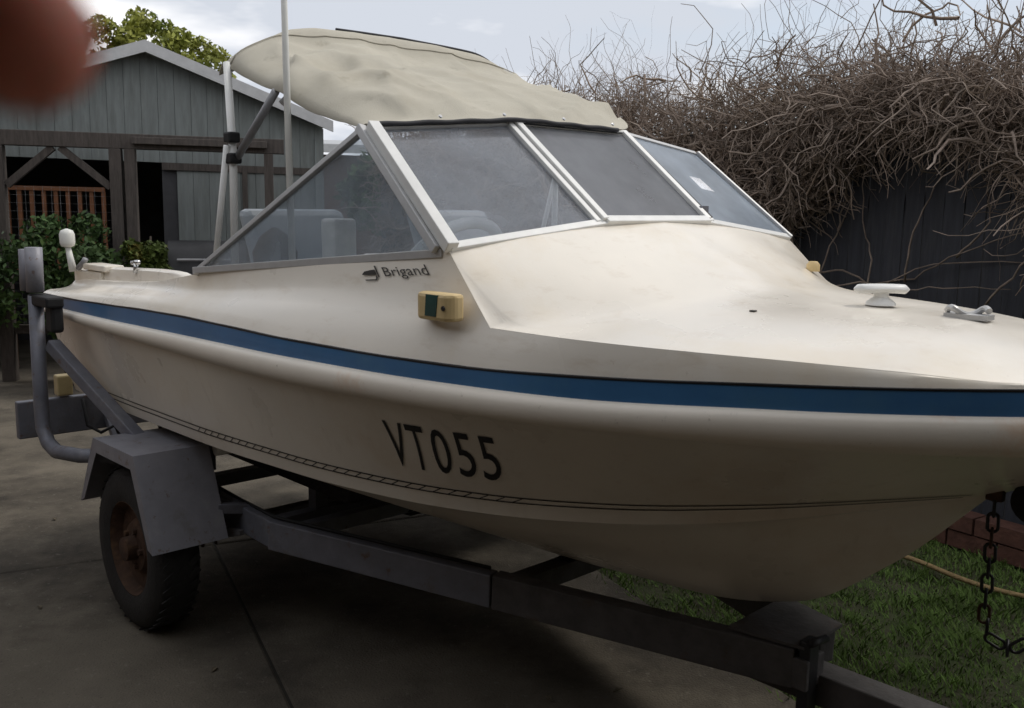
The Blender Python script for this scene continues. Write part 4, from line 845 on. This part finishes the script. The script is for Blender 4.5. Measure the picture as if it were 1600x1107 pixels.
tub('clamp_handle', [B(2.17, .03, .44), B(2.17, .11, .45)], .010, 'steel_black', trl, 8)
tub('jockey_wheel', [B(2.15, .05, .075), B(2.15, .10, .075)], .075, 'rubber', trl, 20)
# winch post and bow roller
MB().bar(B(2.95, 0, .345), B(2.78, 0, 1.0), .06, .06, (1, 0, 0)).build('winch_post', 'shaded_old_steel', trl, bevel=.004)
MB().bar(B(2.80, 0, .92), B(2.60, 0, .90), .05, .06).build('winch_arm', 'steel_black', trl, bevel=.006)
tub('bow_roller', [B(2.605, -.05, .895), B(2.605, .05, .895)], .045, 'rubber', trl, 18)
tub('winch_drum', [B(2.86, -.06, .78), B(2.86, .06, .78)], .07, 'galv', trl, 18); tub('winch_crank', [B(2.86, .07, .78), B(2.86, .09, .78), B(2.90, .10, .62), B(2.90, .18, .62)], .011, 'galv', trl, 8)
MB().lathe([(0, .001), (0, .035), (.05, .035), (.09, .02), (.1, .001)], B(3.55, 0, .302), (1, 0, 0), 14).build('coupling', 'rust', trl, smooth=True)
# rear light board
lb = MB().box(tuple(B(-1.12, .965, .49)), tuple(B(-1.08, -.965, .655))).build('light_board', 'galv', trl, bevel=.006)
for sg in (1, -1):
    MB().box(tuple(min(a, b) for a, b in zip(B(-1.13, .80*sg, .662), B(-1.07, .735*sg, .755))), tuple(max(a, b) for a, b in zip(B(-1.13, .80*sg, .662), B(-1.07, .735*sg, .755)))).build('tail_lamp', 'amber_cream', trl, bevel=.008)
    MB().bar(B(-1.10, .58*sg, .57), B(-.96, .58*sg, .43), .05, .03).build('board_arm', 'galv', trl)
tub('wiring_loop', [B(-1.07, .70, .64), B(-1.05, .69, .52), B(-1.0, .65, .49), B(-.97, .60, .52), B(-.95, .58, .46)], .008, 'rubber', trl, 6)
tub('white_float', [B(-.16, .66, .60), B(-.16, .66, .72)], .035, 'liner', trl, 12)

# hanging safety chain
chn = empty('safety_chain', tuple(trl.matrix_basis @ Vector(B(2.525, .03, .3))))
chn.rotation_euler = trl.rotation_euler
bpy.context.view_layer.update()
def link_at(p, rot, sc=1.0):
    pts = [];
    for a in np.linspace(0, 2*math.pi, 17):
        x_ = .0105*math.cos(a); z_ = .0105*math.sin(a)+(.0105 if math.sin(a) > 0 else -.0105); pts.append((x_, 0, z_))
    o = MB().tube(pts, .0036, 6, False).build('chain_link', 'rust' if rot else 'steel_black', chn, smooth=True); o.location = p; return o
path = [(0, 0, 0.60-i*.0345) for i in range(9)]+[(.010, -.005, .298), (.030, -.012, .275), (.058, -.02, .272), (.084, -.03, .29), (.104, -.035, .315)]
for i, p in enumerate(path):
    o = link_at(p, i % 5 == 3); o.rotation_euler = (0, (0 if i < 9 else (-.5, -1.1, -1.8, -2.3, -2.5)[i-9]), (i % 2)*1.57+.3)
MB().bar((0, 0, .58), (0, 0, .64), .02, .035, (1, 0, 0)).build('shackle', 'rust', chn, bevel=.003)
tag(chn, 'dark hanging safety chain below the bow over the lawn', 'chain')
# rope lying on the lawn
rp = MB(); pts = []
for t in np.linspace(0, 1, 40): pts.append((lerp(1.62, 2.30, t)+.012*math.sin(t*11), lerp(3.93, 3.14, t)+.015*math.sin(t*7+1), .022+.008*math.sin(t*9)))
rp.tube(pts, .011, 7); tag(rp.build('rope', 'rope', smooth=True), 'yellowish rope lying across the grass under the bow', 'rope')
rp2 = MB().tube([(2.02, 3.10, .02), (2.08, 3.02, .03), (2.2, 2.98, .02), (2.4, 2.95, .02)], .008, 7)
tag(rp2.build('rope', 'rope', smooth=True), 'short rope end on the grass behind the hanging chain', 'rope')
# leaf litter on the concrete
for i, (x_, y_) in enumerate([(-.27, 2.47), (.13, 2.60), (.2, 2.45), (-.95, 2.75), (-1.75, 3.2), (-2.2, 4.2), (.35, 2.66)]):
    a = random.uniform(0, 6.28); w = .014; vv = [(x_+w*1.4*math.cos(a), y_+w*1.4*math.sin(a), .006), (x_-w*.6*math.sin(a), y_+w*.6*math.cos(a), .011), (x_-w*1.4*math.cos(a), y_-w*1.4*math.sin(a), .006), (x_+w*.6*math.sin(a), y_-w*.6*math.cos(a), .012)]
    o = obj('fallen_leaf', vv+[(a_, b_, c_-.003) for a_, b_, c_ in vv], [(0, 1, 2, 3), (7, 6, 5, 4), (0, 4, 5, 1), (1, 5, 6, 2), (2, 6, 7, 3), (3, 7, 4, 0)], 'grit')
    tag(o, 'small dry leaf lying on the dark concrete driveway', 'leaf', 'dry leaves scattered on the driveway')

# ================================================================== the photographer's finger, held near the phone at the upper left
fg = empty('finger')
def cp(px, py, d): return CAMP+(_r*((px-800)/1408.5)+_u*((553.5-py)/1408.5)+_f)*d
path = [cp(60, 94, .080), cp(20, 45, .081), cp(-70, -70, .083), cp(-200, -215, .088), cp(-330, -360, .094), cp(-470, -510, .100), cp(-700, -640, .098), cp(-950, -740, .088)]
fg.location = path[0]
P0 = Vector(path[0]); rad = [.0, .0045, .0066, .0076, .0080, .0083, .0090, .0088]
pts = [p-P0 for p in path]; d0 = (pts[0]-pts[2]).normalized()
full = [pts[0]+d0*.0035, pts[0]+d0*.0028, pts[0]+d0*.0012, pts[0]-d0*.0012]+pts[2:]; rr = [.0004, .0030, .0052, .0065, .0076, .0080, .0083, .0092, .0090, .0092]
MB().tube(full, rr, 20).build('finger_body', 'skin', fg, smooth=True).modifiers.new('s', 'SUBSURF').levels = 1
nl_ = MB(); back = (_f*.9+_u*.3).normalized(); sd_ = d0.cross(back).normalized(); nlr = []
for a in np.linspace(-.0002, -.0095, 8): nlr.append([pts[0]+d0*(.003+a)+sd_*(.0052*x_)+back*(.0068*math.sqrt(1-.55*x_*x_)-.0018*max(0, (.0025+a)/.0025)) for x_ in np.linspace(-1, 1, 9)])
nl_.grid(nlr); nl_.build('fingernail', 'nail', fg, smooth=True)
tag(fg, 'blurred dark red fingertip of the photographer at the upper left corner', 'finger')
